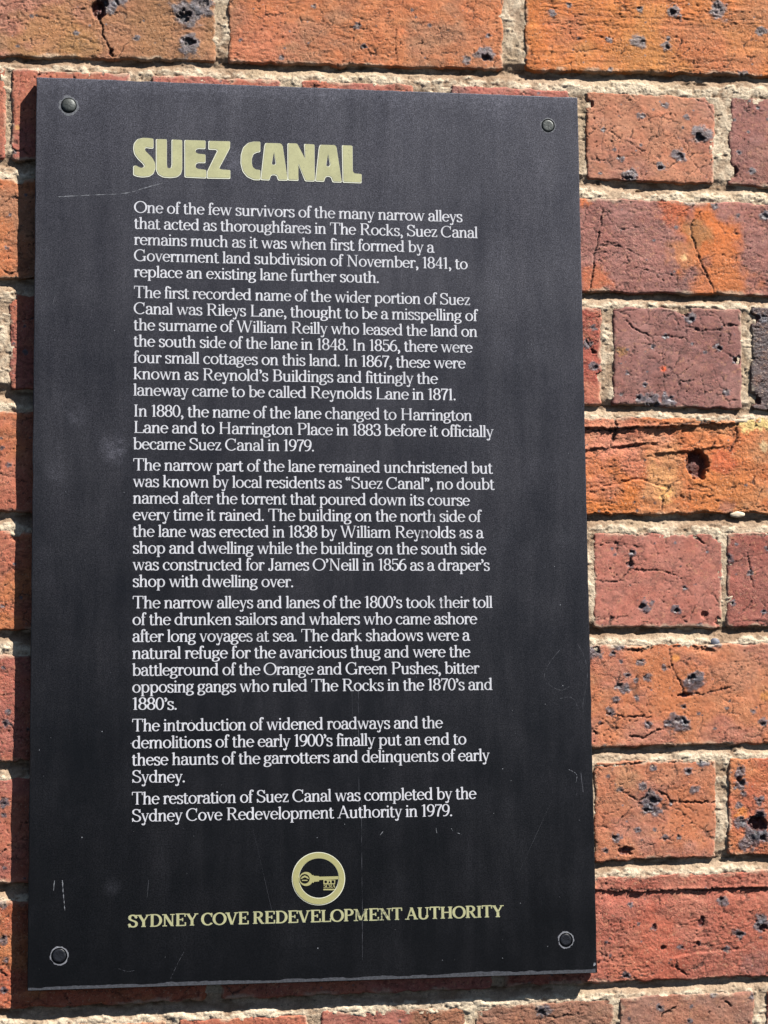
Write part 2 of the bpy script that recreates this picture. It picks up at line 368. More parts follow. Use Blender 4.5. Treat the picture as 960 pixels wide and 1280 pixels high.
# per brick: (course, place) -> colours (main, second), relief, cracks (photo pixels, width mm), soot spots (x, y, r px), stains
INFO = {
    (1, 0): dict(c=(alb(178, 118, 96), alb(160, 116, 84)), rough=1.1, drag=.5, pits=[(123, 12, 9, 13, 5.5), (139, 66, 3, 5, 2)], cracks=[([(122, -10), (124, 20), (130, 45), (141, 70)], 1.5), ([(0, 8), (30, 2)], .6)],
                 soot=[(132, 8, 13), (235, 18, 20), (238, 55, 17), (255, 8, 14), (150, 3, 10), (95, 42, 4), (170, 48, 5), (40, 20, 3), (22, 58, 2.5)],
                 stain=[(200, 30, 120, alb(160, 112, 72), .7), (70, 50, 50, alb(176, 128, 72), .6)]),
    (1, 1): dict(c=(ORANGE, TAN), rough=1.0, drag=.8, cracks=[([(495, 38), (494, 60), (496, 80)], .8), ([(575, 5), (590, 12), (602, 22)], .5)],
                 soot=[(607, 68, 14), (583, 75, 7), (447, 32, 5), (455, 58, 5), (610, 45, 4), (537, 32, 3), (392, 8, 4), (352, 72, 4), (300, 50, 3)],
                 stain=[(330, 55, 50, alb(196, 118, 88), .6)], lumps=[(330, 62, 22, .8)]),
    (1, 2): dict(c=(BRIGHT, ORANGE), rough=1.2, drag=1.3, cracks=[([(690, 10), (720, 17), (770, 22), (860, 24), (958, 27)], .5), ([(700, 68), (740, 62), (765, 66)], .6)],
                 soot=[(897, 12, 16), (842, 16, 11), (800, 52, 12), (760, 50, 5), (952, 40, 8), (930, 93, 8), (832, 58, 7), (691, 17, 6), (712, 6, 5), (763, 87, 4), (800, 12, 5), (835, 48, 4)],
                 stain=[(940, 30, 60, alb(186, 128, 84), .5), (800, 75, 70, alb(196, 140, 76), .5)]),
    (2, 0): dict(c=(RED, ROSE), rough=.6),
    (2, 1): dict(c=(RED, ROSE), rough=.5, cracks=[([(12, 186), (22, 190), (30, 186), (38, 195)], 1.0), ([(26, 92), (24, 120)], .5)],
                 soot=[(3, 153, 6), (12, 133, 3.5), (14, 157, 3.5), (16, 190, 5), (3, 132, 4)], stain=[(22, 160, 4, YELLOW, .7)]),
    (2, 5): dict(c=(alb(184, 122, 92), alb(168, 112, 92)), rough=.5, craze=.7,
                 cracks=[([(756, 160), (772, 172), (790, 180), (805, 190), (812, 175), (830, 165)], .6), ([(800, 218), (806, 205), (812, 190)], .6), ([(850, 197), (838, 208), (822, 212)], .7), ([(742, 135), (760, 132)], .5), ([(868, 122), (884, 130), (892, 145)], .9), ([(756, 140), (754, 175), (762, 200)], .3)],
                 soot=[(875, 170, 15), (850, 194, 11), (786, 222, 13), (803, 145, 7), (831, 132, 5), (826, 208, 6), (776, 198, 5), (858, 147, 5), (754, 162, 4), (750, 217, 3), (768, 187, 3)],
                 chips=[(890, 122, 9, 2.5), (736, 130, 6, 2)]),
    (2, 6): dict(c=(alb(150, 98, 86), MAUVE), rough=.8, soot=[(924, 120, 6), (923, 190, 4), (940, 214, 6), (948, 135, 3), (918, 150, 2.5), (935, 165, 2.5)], chips=[(915, 215, 10, 4)]),
    (3, 0): dict(c=(ORANGE, TAN), rough=1.0, cracks=[([(0, 258), (12, 248), (26, 247)], .9), ([(0, 335), (12, 342), (24, 340)], .8)], soot=[(8, 310, 3)],
                 chips=[(26, 225, 6, 3)]),
    (3, 2): dict(c=(alb(160, 106, 96), MAUVE), rough=.85,
                 cracks=[([(753, 262), (750, 285), (744, 310), (740, 345), (736, 368)], 1.2), ([(752, 302), (775, 308), (800, 321)], .8), ([(876, 264), (862, 285), (869, 310), (880, 335), (893, 368)], 1.0), ([(800, 335), (820, 342), (850, 345), (880, 344), (912, 342)], .5), ([(765, 340), (780, 330), (790, 326)], .7), ([(885, 345), (945, 353)], .4), ([(870, 332), (890, 320), (905, 318)], .5), ([(845, 345), (848, 365)], .4)],
                 soot=[(862, 250, 9), (893, 258, 6), (956, 270, 8), (845, 285, 3), (922, 270, 3)],
                 stain=[(890, 300, 46, alb(205, 112, 52), 1.15), (845, 260, 26, alb(196, 100, 60), .9), (900, 350, 46, alb(202, 116, 62), 1), (855, 320, 22, alb(186, 118, 74), .9), (870, 290, 22, alb(160, 112, 66), .8), (745, 350, 22, alb(188, 104, 66), .9), (730, 250, 9, alb(214, 116, 60), .9), (855, 322, 5, alb(236, 196, 140), .8)]),
    (4, 0): dict(c=(RED, RED), rough=.7),
    (4, 1): dict(c=(ROSE, RED), rough=.7, soot=[(32, 440, 4)], chips=[(14, 372, 7, 2)]),
    (4, 4): dict(c=(alb(160, 78, 62), RED), rough=1.0, soot=[(735, 430, 7), (743, 458, 7), (742, 410, 5)],
                 cracks=[([(732, 424), (738, 436), (746, 442)], 1.4), ([(730, 400), (752, 395)], .8)], chips=[(752, 470, 8, 5)]),
    (4, 5): dict(c=(alb(140, 92, 86), alb(150, 102, 94)), rough=.42, craze=.8,
                 cracks=[([(783, 400), (795, 412), (815, 421), (822, 419), (840, 421), (858, 423)], 1.0), ([(858, 423), (857, 400), (845, 388)], .8), ([(858, 409), (880, 413), (900, 412), (905, 407), (924, 408)], 1.1), ([(900, 412), (898, 435), (912, 445), (922, 452)], .7), ([(905, 407), (900, 395), (886, 390)], .7), ([(828, 437), (827, 460), (832, 490)], .5), ([(764, 432), (776, 440), (790, 447)], .6), ([(815, 421), (816, 432), (800, 430)], .7), ([(890, 460), (900, 485), (910, 488)], .5), ([(850, 440), (846, 450)], .4)],
                 soot=[(863, 398, 8), (831, 421, 5), (816, 433, 4), (898, 435, 6), (812, 502, 14), (835, 500, 10), (806, 481, 4), (784, 466, 3.5), (800, 500, 8), (908, 490, 5), (918, 450, 5), (881, 441, 3), (777, 493, 3)],
                 stain=[(829, 462, 5, alb(220, 96, 52), 1), (776, 440, 7, alb(172, 124, 66), .8)], chips=[(855, 388, 9, 3), (922, 450, 5, 3)]),
    (4, 6): dict(c=(DARK, alb(78, 52, 50)), rough=1.2, glaze=.85, stain=[(946, 475, 9, alb(104, 60, 46), .8)], soot=[(952, 398, 8)], chips=[(942, 398, 8, 3), (942, 500, 9, 4)]),
    (5, 0): dict(c=(RED, ORANGE), rough=.7, cracks=[([(0, 592), (15, 597), (32, 603)], .8)], soot=[(12, 581, 4), (3, 560, 3), (2, 548, 2.5)]),
    (5, 2): dict(c=(alb(204, 118, 66), alb(200, 134, 88)), rough=1.55, drag=.55, craze=.3, steps=[([(725, 534), (800, 534), (850, 531), (919, 528)], 2.6, 26), ([(725, 562), (775, 556), (822, 552)], 1.6, 9), ([(730, 612), (760, 606), (800, 600), (835, 612)], -1.2, 20), ([(820, 566), (870, 562), (905, 556)], 1.2, 10)],
                 cracks=[([(766, 515), (772, 535), (764, 558)], 1.2), ([(921, 520), (921, 548), (912, 565)], 1.0), ([(733, 536), (770, 538), (800, 534), (850, 530), (900, 528)], 1.2), ([(775, 558), (800, 556), (818, 553)], 1.0), ([(828, 642), (828, 620), (840, 606), (851, 597)], .9), ([(733, 612), (755, 608), (780, 605), (810, 612)], .4), ([(876, 607), (890, 612)], .8), ([(760, 560), (740, 575)], .6), ([(868, 556), (878, 548)], 1.0), ([(888, 562), (895, 552)], 1.0)],
                 pits=[(872, 580, 15, 21, 7.0)], stain=[(780, 585, 40, alb(206, 124, 92), .9), (765, 625, 45, alb(206, 118, 52), .9), (740, 524, 90, alb(196, 128, 112), .5), (900, 620, 50, alb(204, 122, 60), .7), (905, 575, 20, alb(206, 98, 58), .7), (825, 600, 24, alb(222, 160, 104), .8), (832, 618, 12, alb(240, 180, 110), .8), (935, 526, 14, alb(246, 214, 140), 1.2), (957, 525, 14, alb(246, 214, 140), 1.2), (955, 558, 7, alb(236, 200, 150), 1), (910, 635, 12, MAUVE, .6)],
                 soot=[(796, 638, 2.5), (749, 640, 2)]),
    (6, 0): dict(c=(RED, ORANGE), rough=.8, chips=[(20, 668, 8, 2)], soot=[(18, 705, 3), (3, 758, 3)]),
    (6, 5): dict(c=(alb(176, 108, 92), alb(168, 104, 90)), rough=.36, craze=.1,
                 cracks=[([(741, 682), (765, 678), (780, 678), (788, 690), (789, 705)], .8), ([(743, 726), (770, 728), (783, 720), (787, 710), (800, 713), (830, 713), (852, 723)], .9), ([(866, 670), (876, 675), (882, 680)], 1.3), ([(745, 773), (785, 771)], .7), ([(818, 745), (834, 754)], .5), ([(765, 665), (800, 668), (815, 667)], 1.0), ([(834, 667), (870, 668)], 1.0)],
                 soot=[(791, 692, 6), (806, 759, 10), (845, 761, 8), (856, 735, 4), (875, 782, 4), (788, 706, 5), (884, 690, 2.5), (902, 723, 3), (844, 678, 2.5), (815, 753, 4)],
                 chips=[(900, 668, 9, 3), (880, 768, 5, 2), (900, 780, 8, 2.5), (788, 706, 5, 2)], stain=[(852, 700, 20, alb(176, 112, 96), .5)]),
    (6, 6): dict(c=(alb(156, 92, 80), alb(150, 84, 72)), rough=.6, cracks=[([(938, 716), (952, 711)], .7), ([(934, 690), (938, 716), (942, 735)], .9), ([(955, 760), (950, 775)], .8)],
                 soot=[(912, 698, 7), (937, 716, 5), (916, 754, 5), (958, 686, 4), (955, 765, 4), (920, 680, 3)]),
    (7, 0): dict(c=(ROSE, RED), rough=1.0, soot=[(8, 905, 7), (10, 890, 4), (4, 835, 3)], cracks=[([(0, 870), (14, 868)], .8)]),
    (7, 2): dict(c=(alb(190, 118, 80), alb(180, 114, 92)), rough=.8, craze=.3, steps=[([(780, 812), (800, 813), (815, 807), (850, 805), (880, 809), (892, 813)], 1.0, 6)],
                 cracks=[([(838, 824), (844, 842), (853, 858), (856, 868)], 1.0), ([(850, 869), (880, 867), (905, 862), (915, 858)], 1.0), ([(758, 893), (780, 896), (815, 896)], 1.1), ([(785, 920), (805, 923), (818, 914), (830, 912)], 1.5), ([(741, 915), (748, 918)], 1.2), ([(872, 928), (876, 905), (878, 895)], .4), ([(785, 812), (800, 812), (815, 806), (850, 804), (880, 808), (892, 812)], 1.3), ([(745, 908), (755, 905)], .8), ([(765, 808), (785, 812)], 1.0)],
                 soot=[(866, 852, 14), (847, 904, 15), (776, 859, 9), (808, 847, 7), (763, 889, 7), (784, 862, 5), (801, 828, 6), (784, 843, 5), (830, 835, 5), (771, 806, 9), (743, 815, 11), (893, 804, 9), (765, 817, 5), (953, 903, 6), (941, 889, 4), (770, 874, 5), (795, 872, 4), (854, 883, 4), (776, 827, 3), (795, 851, 4), (893, 911, 3), (908, 885, 3), (810, 906, 6), (796, 875, 3), (872, 892, 3), (870, 844, 10), (834, 905, 8), (856, 902, 8)],
                 stain=[(845, 822, 7, alb(224, 146, 66), .8), (830, 860, 50, alb(190, 112, 66), .7), (955, 870, 8, alb(212, 140, 70), .8), (925, 835, 40, alb(182, 124, 96), .7)], pits=[(856, 869, 8, 3, 2.5)]),
    (8, 0): dict(c=(ROSE, RED), rough=.7, soot=[(5, 1003, 7), (4, 1019, 4), (6, 1085, 3)], cracks=[([(0, 1068), (8, 1062)], 1.2)]),
    (8, 5): dict(c=(alb(184, 116, 84), alb(172, 112, 92)), rough=.75, craze=.8,
                 cracks=[([(773, 985), (782, 990), (795, 1000), (806, 998)], .9), ([(806, 998), (812, 988)], 1.4), ([(822, 988), (833, 995), (840, 1003), (857, 1003), (894, 1002)], 1.2), ([(790, 1009), (780, 1020), (770, 1030)], .7), ([(820, 1018), (832, 1026), (842, 1030)], .6), ([(752, 1034), (762, 1036)], .9), ([(742, 958), (780, 955), (810, 952), (850, 952), (890, 952)], 1.1), ([(800, 998), (796, 1008), (808, 1014), (822, 1012)], .7)],
                 soot=[(812, 1000, 15), (808, 1012, 8), (821, 1015, 7), (859, 963, 8), (815, 960, 6), (868, 987, 7), (880, 953, 8), (770, 1047, 7), (774, 986, 5), (831, 1047, 5), (848, 1047, 4), (798, 1038, 5), (802, 1050, 2), (755, 1063, 5), (804, 983, 6), (875, 953, 6), (760, 970, 3), (838, 1005, 3), (818, 1037, 3)],
                 pits=[(784, 1063, 9, 5, 2.5), (858, 1003, 3, 2, 2)], stain=[(785, 975, 20, alb(182, 132, 96), .7), (860, 1020, 40, alb(190, 112, 70), .7)]),
    (8, 6): dict(c=(alb(186, 104, 74), ORANGE), rough=1.1, soot=[(945, 1030, 20), (924, 965, 9), (926, 980, 8), (936, 1052, 14), (925, 1028, 9), (950, 1000, 7), (955, 1045, 10), (923, 1006, 5), (918, 985, 3), (928, 992, 5), (949, 1035, 14)],
                 pits=[(947, 1030, 14, 9, 5.0), (923, 974, 3, 4, 2.5)], stain=[(925, 1015, 10, alb(220, 134, 62), .9)], cracks=[([(929, 1000), (938, 1018)], .7), ([(910, 1034), (916, 1031)], 1)]),
    (9, 0): dict(c=(alb(180, 96, 68), ORANGE), rough=1.2, soot=[(4, 1130, 7), (5, 1175, 7), (8, 1200, 4), (5, 1238, 5)], cracks=[([(0, 1215), (10, 1220)], 1.0)]),
    (9, 2): dict(c=(alb(168, 94, 76), alb(176, 108, 88)), rough=1.25, drag=.4, craze=.2, steps=[([(735, 1109), (765, 1114), (840, 1112), (925, 1108), (970, 1110)], 1.7, 14), ([(840, 1196), (870, 1190), (930, 1186)], -1.0, 14)],
                 cracks=[([(745, 1108), (765, 1113), (800, 1112), (840, 1112), (880, 1113), (925, 1110), (960, 1112)], 1.0), ([(843, 1196), (845, 1212), (860, 1218)], 1.4), ([(748, 1190), (765, 1200)], .7)],
                 soot=[(902, 1127, 8), (922, 1166, 8), (950, 1156, 11), (850, 1184, 5), (908, 1187, 5), (788, 1131, 4), (782, 1220, 6), (952, 1150, 8), (817, 1159, 4), (873, 1179, 3)],
                 pits=[(818, 1159, 3, 3, 2.0), (829, 1184, 3.5, 3, 2.5), (873, 1179, 3, 3, 2.5), (877, 1152, 4, 6, 1.5), (953, 1160, 7, 4, 3)],
                 stain=[(820, 1190, 50, alb(184, 92, 66), .6), (780, 1215, 30, alb(186, 108, 82), .6), (945, 1205, 20, MAUVE, .7), (920, 1140, 50, alb(178, 98, 76), .7)]),
    (10, 3): dict(c=(alb(160, 96, 82), BROWN), rough=.8),
    (10, 4): dict(c=(alb(150, 106, 86), alb(160, 110, 86)), rough=1.3, soot=[(680, 1262, 10)], cracks=[([(665, 1275), (700, 1270), (730, 1266)], 1)]),
    (10, 5): dict(c=(alb(162, 110, 88), alb(152, 108, 92)), rough=.9, cracks=[([(885, 1275), (886, 1265)], .8), ([(826, 1270), (845, 1258)], 1.5), ([(905, 1250), (915, 1258)], 1.5)], soot=[(892, 1244, 5), (826, 1260, 6), (864, 1258, 3), (940, 1246, 5), (862, 1276, 4)]),
    (10, 6): dict(c=(DEEP, RED), rough=1.0),
}


def build_brick(r, i, px0, px1, hidden):
    info = INFO.get((r, i), {})
    rng = np.random.RandomState(1000 + r * 37 + i)
    t0, b0 = row_z(r, px0); t1, b1 = row_z(r, px1)
    j = rng.uniform(-1.5, 1.5, 4)
    P = [at(px0 + j[0] * .6, t0 + j[0]), at(px1, t1 + j[1]), at(px1 + j[2] * .6, b1 + j[2]), at(px0, b0 + j[3])]
    TL, TR, BR, BL = [np.array(p) for p in P]
    W = np.linalg.norm(TR - TL) * 1000; H = np.linalg.norm(TL - BL) * 1000
    step = 3.2 if hidden else 0.67
    nu = max(6, int(W / step)); nv = max(5, int(H / step))
    u = np.linspace(0, 1, nu + 1); v = np.linspace(0, 1, nv + 1)
    U, V = np.meshgrid(u, v)                   # v = 0 at the bottom
    X = (BL[0] * (1 - U) + BR[0] * U) * (1 - V) + (TL[0] * (1 - U) + TR[0] * U) * V
    Z = (BL[1] * (1 - U) + BR[1] * U) * (1 - V) + (TL[1] * (1 - U) + TR[1] * U) * V
    x = X * 1000; z = Z * 1000                 # millimetres of the wall
    sd = int(rng.randint(0, 90)); ox = rng.uniform(0, 200); oz = rng.uniform(0, 200)
    xn, zn = x + ox, z + oz
    uu, vv = U * W, V * H
    R_ = info.get('rough', 0.8); drag = info.get('drag', 0.3)
    # ragged outline: the edges wander and are nibbled
    e = lambda s, k: (fbm(s / 9.0 + k * 31, np.full_like(s, k * 7.7), sd + k, 4, .6) * (1.0 + .5 * R_))
    wl = np.exp(-uu / 5.0); wr = np.exp(-(W - uu) / 5.0); wb = np.exp(-vv / 5.0); wt = np.exp(-(H - vv) / 5.0)
    dX = wl * (e(zn, 1) + .3) - wr * (e(zn, 2) + .3)
    dZ = wb * (e(xn, 3) + .3) - wt * (e(xn, 4) + .3)
    # rounded rim
    rr = 2.0 + 1.8 * np.clip(fbm(xn / 14, zn / 14, sd + 5, 3), -0.7, 1.2) * min(R_, 1.2)
    rr = np.clip(rr, 0.8, 5)
    cx = np.minimum(uu, W - uu); cz = np.minimum(vv, H - vv)
    a = np.clip(rr + 1.0 - cx, 0, None); b = np.clip(rr - cz, 0, None)
    rad = np.hypot(a, b) / (rr + .5)
    rim = np.where(rad < 1, 1 - np.sqrt(np.clip(1 - rad * rad, 0, 1)), 1 + (rad - 1) * 3)
    depth = rim * rr * 0.8
    rc = 3.6 + 1.8 * fbm(xn / 20, zn / 20, sd + 6, 2); qc = np.hypot(np.clip(rc - cx, 0, None), np.clip(rc - cz, 0, None)) / rc
    depth = depth + sst(.85, 1.35, qc) * 4.5
    # relief
    big = fbm(xn / 34, zn / 26, sd + 9, 3)
    mid = fbm(xn / (9 + 10 * drag), zn / (7 / (1 + drag)), sd + 13, 5, .58)
    fine = fbm(xn / 2.1, zn / 1.7, sd + 21, 3, .7)
    ridge = 1 - np.abs(fbm(xn / (8 + 8 * drag), zn / (6 / (1 + .6 * drag)), sd + 27, 4, .6))
    tear = sst(.80, 1.0, ridge) * sst(0.0, .55, fbm(xn / 20, zn / 16, sd + 31, 3) + .22 * R_)
    depth = depth + big * .40 + mid * .27 * R_ + fine * (.07 + .12 * R_) + tear * .40 * R_ * min(R_, 1.3)
    pitn = fbm(xn / 1.5, zn / 1.5, sd + 37, 2, .6)
    pit = sst(.70, .98, pitn) * sst(-.45, .4, fbm(xn / 16, zn / 16, sd + 41, 2))
    depth = depth + pit * .8
    # colour
    c1, c2 = info.get('c', [(RED, ORANGE), (ROSE, MAUVE), (ORANGE, TAN), (ROSE, RED)][rng.randint(4)])
    m = sst(-.45, .45, fbm(xn / 30, zn / 22, sd + 43, 4) + .15)[..., None]
    col = c1 * m + c2 * (1 - m)
    col = col * (1 + .20 * fbm(xn / 5, zn / 4, sd + 47, 4)[..., None])
    hue = fbm(xn / 11, zn / 8, sd + 51, 3)[..., None]
    col = col * (1 + hue * np.array([.02, .12, .16]))
    for (sx, sy, sr, sc, st) in info.get('stain', []):
        qx, qz = at(sx, sy); d = np.hypot(x - qx * 1000, z - qz * 1000) / (sr * .6)
        k = np.clip(sst(1.25, .45, d + .45 * fbm(xn / (sr * .25), zn / (sr * .25), sd + 53, 3)) * st, 0, 1)[..., None]
        col = col * (1 - k) + sc * (1 + .12 * fbm(xn / 4, zn / 4, sd + 3, 3)[..., None]) * k
    pale = sst(.3, 1.0, fbm(xn / 2.6, zn / 2.2, sd + 57, 4, .65))[..., None] * .42
    col = col * (1 - pale) + alb(214, 158, 118) * pale
    col = col * (1 - .55 * (pit + .75 * tear)[..., None].clip(0, 1))
    soot = np.zeros_like(x)
    # glassy iron and ash spots
    spots = [(at(a_, b_), r_ * .6 * 1.0) for a_, b_, r_ in info.get('soot', [])]
    n = int(W * H / 210) if not hidden else 0
    for _ in range(n):
        su, sv = rng.rand(2); q = (BL * (1 - su) + BR * su) * (1 - sv) + (TL * (1 - su) + TR * su) * sv
        spots.append((q, rng.choice([.35, .5, .7, 1.0, 1.5], p=[.34, .30, .2, .11, .05])))
    for (q, sr) in spots:
        ex = sr * 2.2 + 2
        cu = int(np.clip((q[0] - BL[0]) / (BR[0] - BL[0]), -1, 2) * nu); cv = int(np.clip((q[1] - BL[1]) / (TL[1] - BL[1]), -1, 2) * nv)
        k = int(ex / step) + 2 + int(abs(BR[1] - BL[1]) * 1000 / step) // 2
        s0, s1 = max(0, cv - k), max(0, cv + k + 1); s2, s3 = max(0, cu - k), max(0, cu + k + 1)
        if s1 <= s0 or s3 <= s2: continue
        sl = (slice(s0, s1), slice(s2, s3))
        xx, zz = x[sl], z[sl]
        if xx.size == 0: continue
        d = np.hypot(xx - q[0] * 1000, (zz - q[1] * 1000) * 1.15)
        rag = fbm(xx / max(1.2, sr * .7) + 5, zz / max(1.2, sr * .6), sd + 61, 4, .55)
        mk = sst(1.12, .70, d / sr + .55 * rag * min(1, sr / 2)) * (.86 if sr > .8 else .6)
        cxx, czz = q[0] * 1000 + rng.uniform(-.45, .45) * sr, q[1] * 1000 + rng.uniform(-.45, .45) * sr
        dc = np.hypot(xx - cxx, (zz - czz) * 1.3)
        core = sst(.55, .22, dc / sr + .40 * fbm(xx / 2.6, zz / 2.6, sd + 63, 4)) * mk * (rng.choice([.4, .8, 1.0]) if sr > 2.2 else .5)
        tone = np.clip(.5 + .9 * fbm(xx / 1.6, zz / 1.6, sd + 65, 3), 0, 1)[..., None]
        sc = SOOT * (1 - tone) + SOOT2 * tone
        col[sl] = col[sl] * (1 - mk[..., None]) + sc * mk[..., None]
        ck = core[..., None] * .9
        col[sl] = col[sl] * (1 - ck) + np.array([.006, .005, .006]) * ck
        depth[sl] += core * min(2.6, sr * .38) - mk * (1 - core) * min(.5, sr * .08) + mk * np.abs(rag) * .22 * min(1, sr / 3)
        soot[sl] = np.maximum(soot[sl], mk)
    # open pits
    for (qx, qy, rx, ry, dp) in info.get('pits', []):
        q = at(qx, qy); d = np.hypot((x - q[0] * 1000) / (rx * .6), (z - q[1] * 1000) / (ry * .6))
        mk = sst(1.1, .7, d + (.18 if dp > 4 else .5) * fbm(xn / 2.5, zn / 2.5, sd + 67, 3))
        lump = np.clip(1 - d * 1.5, 0, 1) ** .7 * dp * .35
        depth = depth + mk * dp - lump
        kk = mk[..., None] * .92
        col = col * (1 - kk) + np.array([.055, .008, .006]) * (1 + .4 * fbm(xn / 1.5, zn / 1.5, sd, 2)[..., None]) * kk
        soot = np.maximum(soot, mk * .8)
    # chips broken out of the rim
    for (qx, qy, sr, dp) in info.get('chips', []):
        q = at(qx, qy); d = np.hypot(x - q[0] * 1000, z - q[1] * 1000) / (sr * .6)
        mk = sst(1.1, .5, d + .4 * fbm(xn / 3, zn / 3, sd + 69, 3))
        depth = depth + mk * dp
        kk = mk[..., None] * .35
        col = col * (1 - kk) + alb(150, 78, 58) * kk
    # cracks: the drawn ones and a few hairlines
    cr = [(at_many(pp) * 1000, wd) for pp, wd in info.get('cracks', [])]
    if not hidden:
        for _ in range(int(2 + W / 50)):
            s = np.array([rng.uniform(x.min(), x.max()), rng.uniform(z.min(), z.max())]); an = rng.uniform(0, 6.28); pp = [s]
            for _k in range(rng.randint(2, 6)):
                an += rng.normal(0, .5); s = s + rng.uniform(2, 6) * np.array([math.cos(an) * 1.3, math.sin(an)]); pp.append(s)
            cr.append((np.array(pp), rng.uniform(.25, .5)))
    if cr:
        wx = x + 1.5 * fbm(xn / 3.6, zn / 3.6, sd + 71, 5, .68); wz = z + 1.5 * fbm(xn / 3.6 + 50, zn / 3.6, sd + 73, 5, .68)
        brk = .5 + .5 * sst(-.35, .15, fbm(xn / 3.2, zn / 3.2, sd + 74, 3))
        for pp, wd in cr:
            d, t = poly_dist(wx, wz, pp)
            wid = wd * .32 * (.6 + .8 * brk) * (.55 + .75 * vnoise(t * len(pp) * 3 + 3, t * 0 + ox, 5) + .3) * np.clip(np.minimum(t, 1 - t) * 6 + .35, 0, 1)
            wid = np.maximum(wid, .05)
            mk = sst(wid + .40, wid * .4, d) * min(1, .42 + wd * .5) * brk
            depth = depth + mk * (.4 + .9 * wd)
            kk = (mk * .93)[..., None]
            col = col * (1 - kk) + np.array([.014, .007, .006]) * kk
    if not hidden:
        cell = rng.uniform(13, 20); amt = info.get('craze', rng.uniform(.0, .6))
        ce = cell_edge((xn + 2.2 * fbm(xn / 6, zn / 6, sd + 81, 4, .62)) / cell, (zn + 2.2 * fbm(xn / 6 + 9, zn / 6, sd + 83, 4, .62)) / (cell * .85), sd + 85) * cell
        on = sst(.25 - .5 * amt, .55 - .4 * amt, fbm(xn / 15, zn / 12, sd + 87, 3))
        wv = .12 + .28 * np.clip(fbm(xn / 5, zn / 5, sd + 89, 3) + .3, 0, 1)
        mk = sst(wv + .45, wv * .3, ce * .7) * on
        depth = depth + mk * (.35 + 1.2 * wv)
        kk = (mk * (.55 + .8 * wv))[..., None].clip(0, .92)
        col = col * (1 - kk) + np.array([.018, .009, .007]) * kk
    for pts_, dp_, fd_ in info.get('steps', []):
        q = at_many(pts_) * 1000; zl = np.interp(x[0], q[:, 0], q[:, 1]) + .9 * fbm(xn[0] / 7, xn[0] * 0 + 3, sd + 91, 4, .6)
        s_ = zl[None, :] - z; win = (sst(-4, 2, x - q[0, 0]) * sst(-4, 2, q[-1, 0] - x))
        dp_ = dp_ * win
        depth = depth + dp_ * sst(0, .9, s_) * sst(fd_, fd_ * .2, s_) * (.7 + .5 * fbm(xn / 12, zn / 12, sd + 93, 2))
        depth = depth - .5 * dp_ * sst(-2.5, -.3, s_) * sst(.6, 0, s_)
    if 'glaze' in info: soot = np.maximum(soot, info['glaze'])
    # mortar smeared over the rim
    edge = np.minimum(cx, cz)
    sm = sst(3.2, .2, edge + 2.4 * fbm(xn / 7, zn / 5, sd + 77, 4)) * .62
    sm = (sm * sst(-.2, .5, fbm(xn / 18, zn / 18, sd + 79, 2) + .1))[..., None]
    col = col * (1 - sm) + PATCH_MORTAR * sm
    g_ = col.mean(-1, keepdims=True); col = np.clip(col * np.array([1.12, 1.09, 1.05]), .003, .8)
    Y = WALL_Y * 1000 + depth + info.get('set', rng.uniform(-1.1, .1))
    Xf = (x + dX) / 1000; Zf = (z + dZ) / 1000
    verts = np.stack([Xf, Y / 1000, Zf], -1).reshape(-1, 3)
    cols = col.reshape(-1, 3); so = soot.reshape(-1)
    gt = np.clip((R_ - .25) * .9 + .45 * fbm(xn / 22, zn / 18, sd + 95, 3), .12, 1.5).reshape(-1)
    idx = np.arange((nu + 1) * (nv + 1)).reshape(nv + 1, nu + 1)
    f = np.stack([idx[:-1, :-1], idx[:-1, 1:], idx[1:, 1:], idx[1:, :-1]], -1).reshape(-1, 4)
    ring = np.concatenate([idx[0, :], idx[1:, -1], idx[-1, -2::-1], idx[-2:0:-1, 0]])
    rv = verts[ring].copy(); rv[:, 1] = WALL_Y + .045
    base = len(verts); m_ = len(ring); k = np.arange(m_)
    sk = np.stack([ring[(k + 1) % m_], ring[k], base + k, base + (k + 1) % m_], -1)
    back = [base + 0, base + nu, base + nu + nv, base + 2 * nu + nv]
    verts = np.concatenate([verts, rv]); cols = np.concatenate([cols, cols[ring]]); so = np.concatenate([so, so[ring] * 0]); gt = np.concatenate([gt, gt[ring]])
    f = np.concatenate([f, sk, [back[::-1]]])
    o = new_mesh('brick', verts, f, BRICK, wall, cols, True, so, gt)
    if (r, i) in LABELS: o['label'] = LABELS[(r, i)]
    return P


LABELS = {(5, 2): 'rough bright orange brick with a dark hole in it', (4, 6): 'nearly black glazed brick',
          (4, 5): 'mauve brick end crossed by thin cracks', (3, 2): 'mauve brick with an orange patch in the middle',
          (9, 2): 'rough red brick beside the lower screw', (6, 5): 'smooth rose brick end with one branching crack',
          (2, 5): 'brown brick end with black spots beside the upper screw', (1, 2): 'bright orange brick in the upper right'}
CORNERS = {}
for r, cols_ in enumerate(COLS):
    for i, (a, b) in enumerate(cols_):
        t_, b_ = row_z(r, (a + b) / 2)
        off = b < -4 or a > 970 or b_ < -4 or t_ > 1290
        behind = a > 60 and b < 715 and t_ > 115 and b_ < 1235
        CORNERS[(r, i)] = build_brick(r, i, a, b, off or behind)

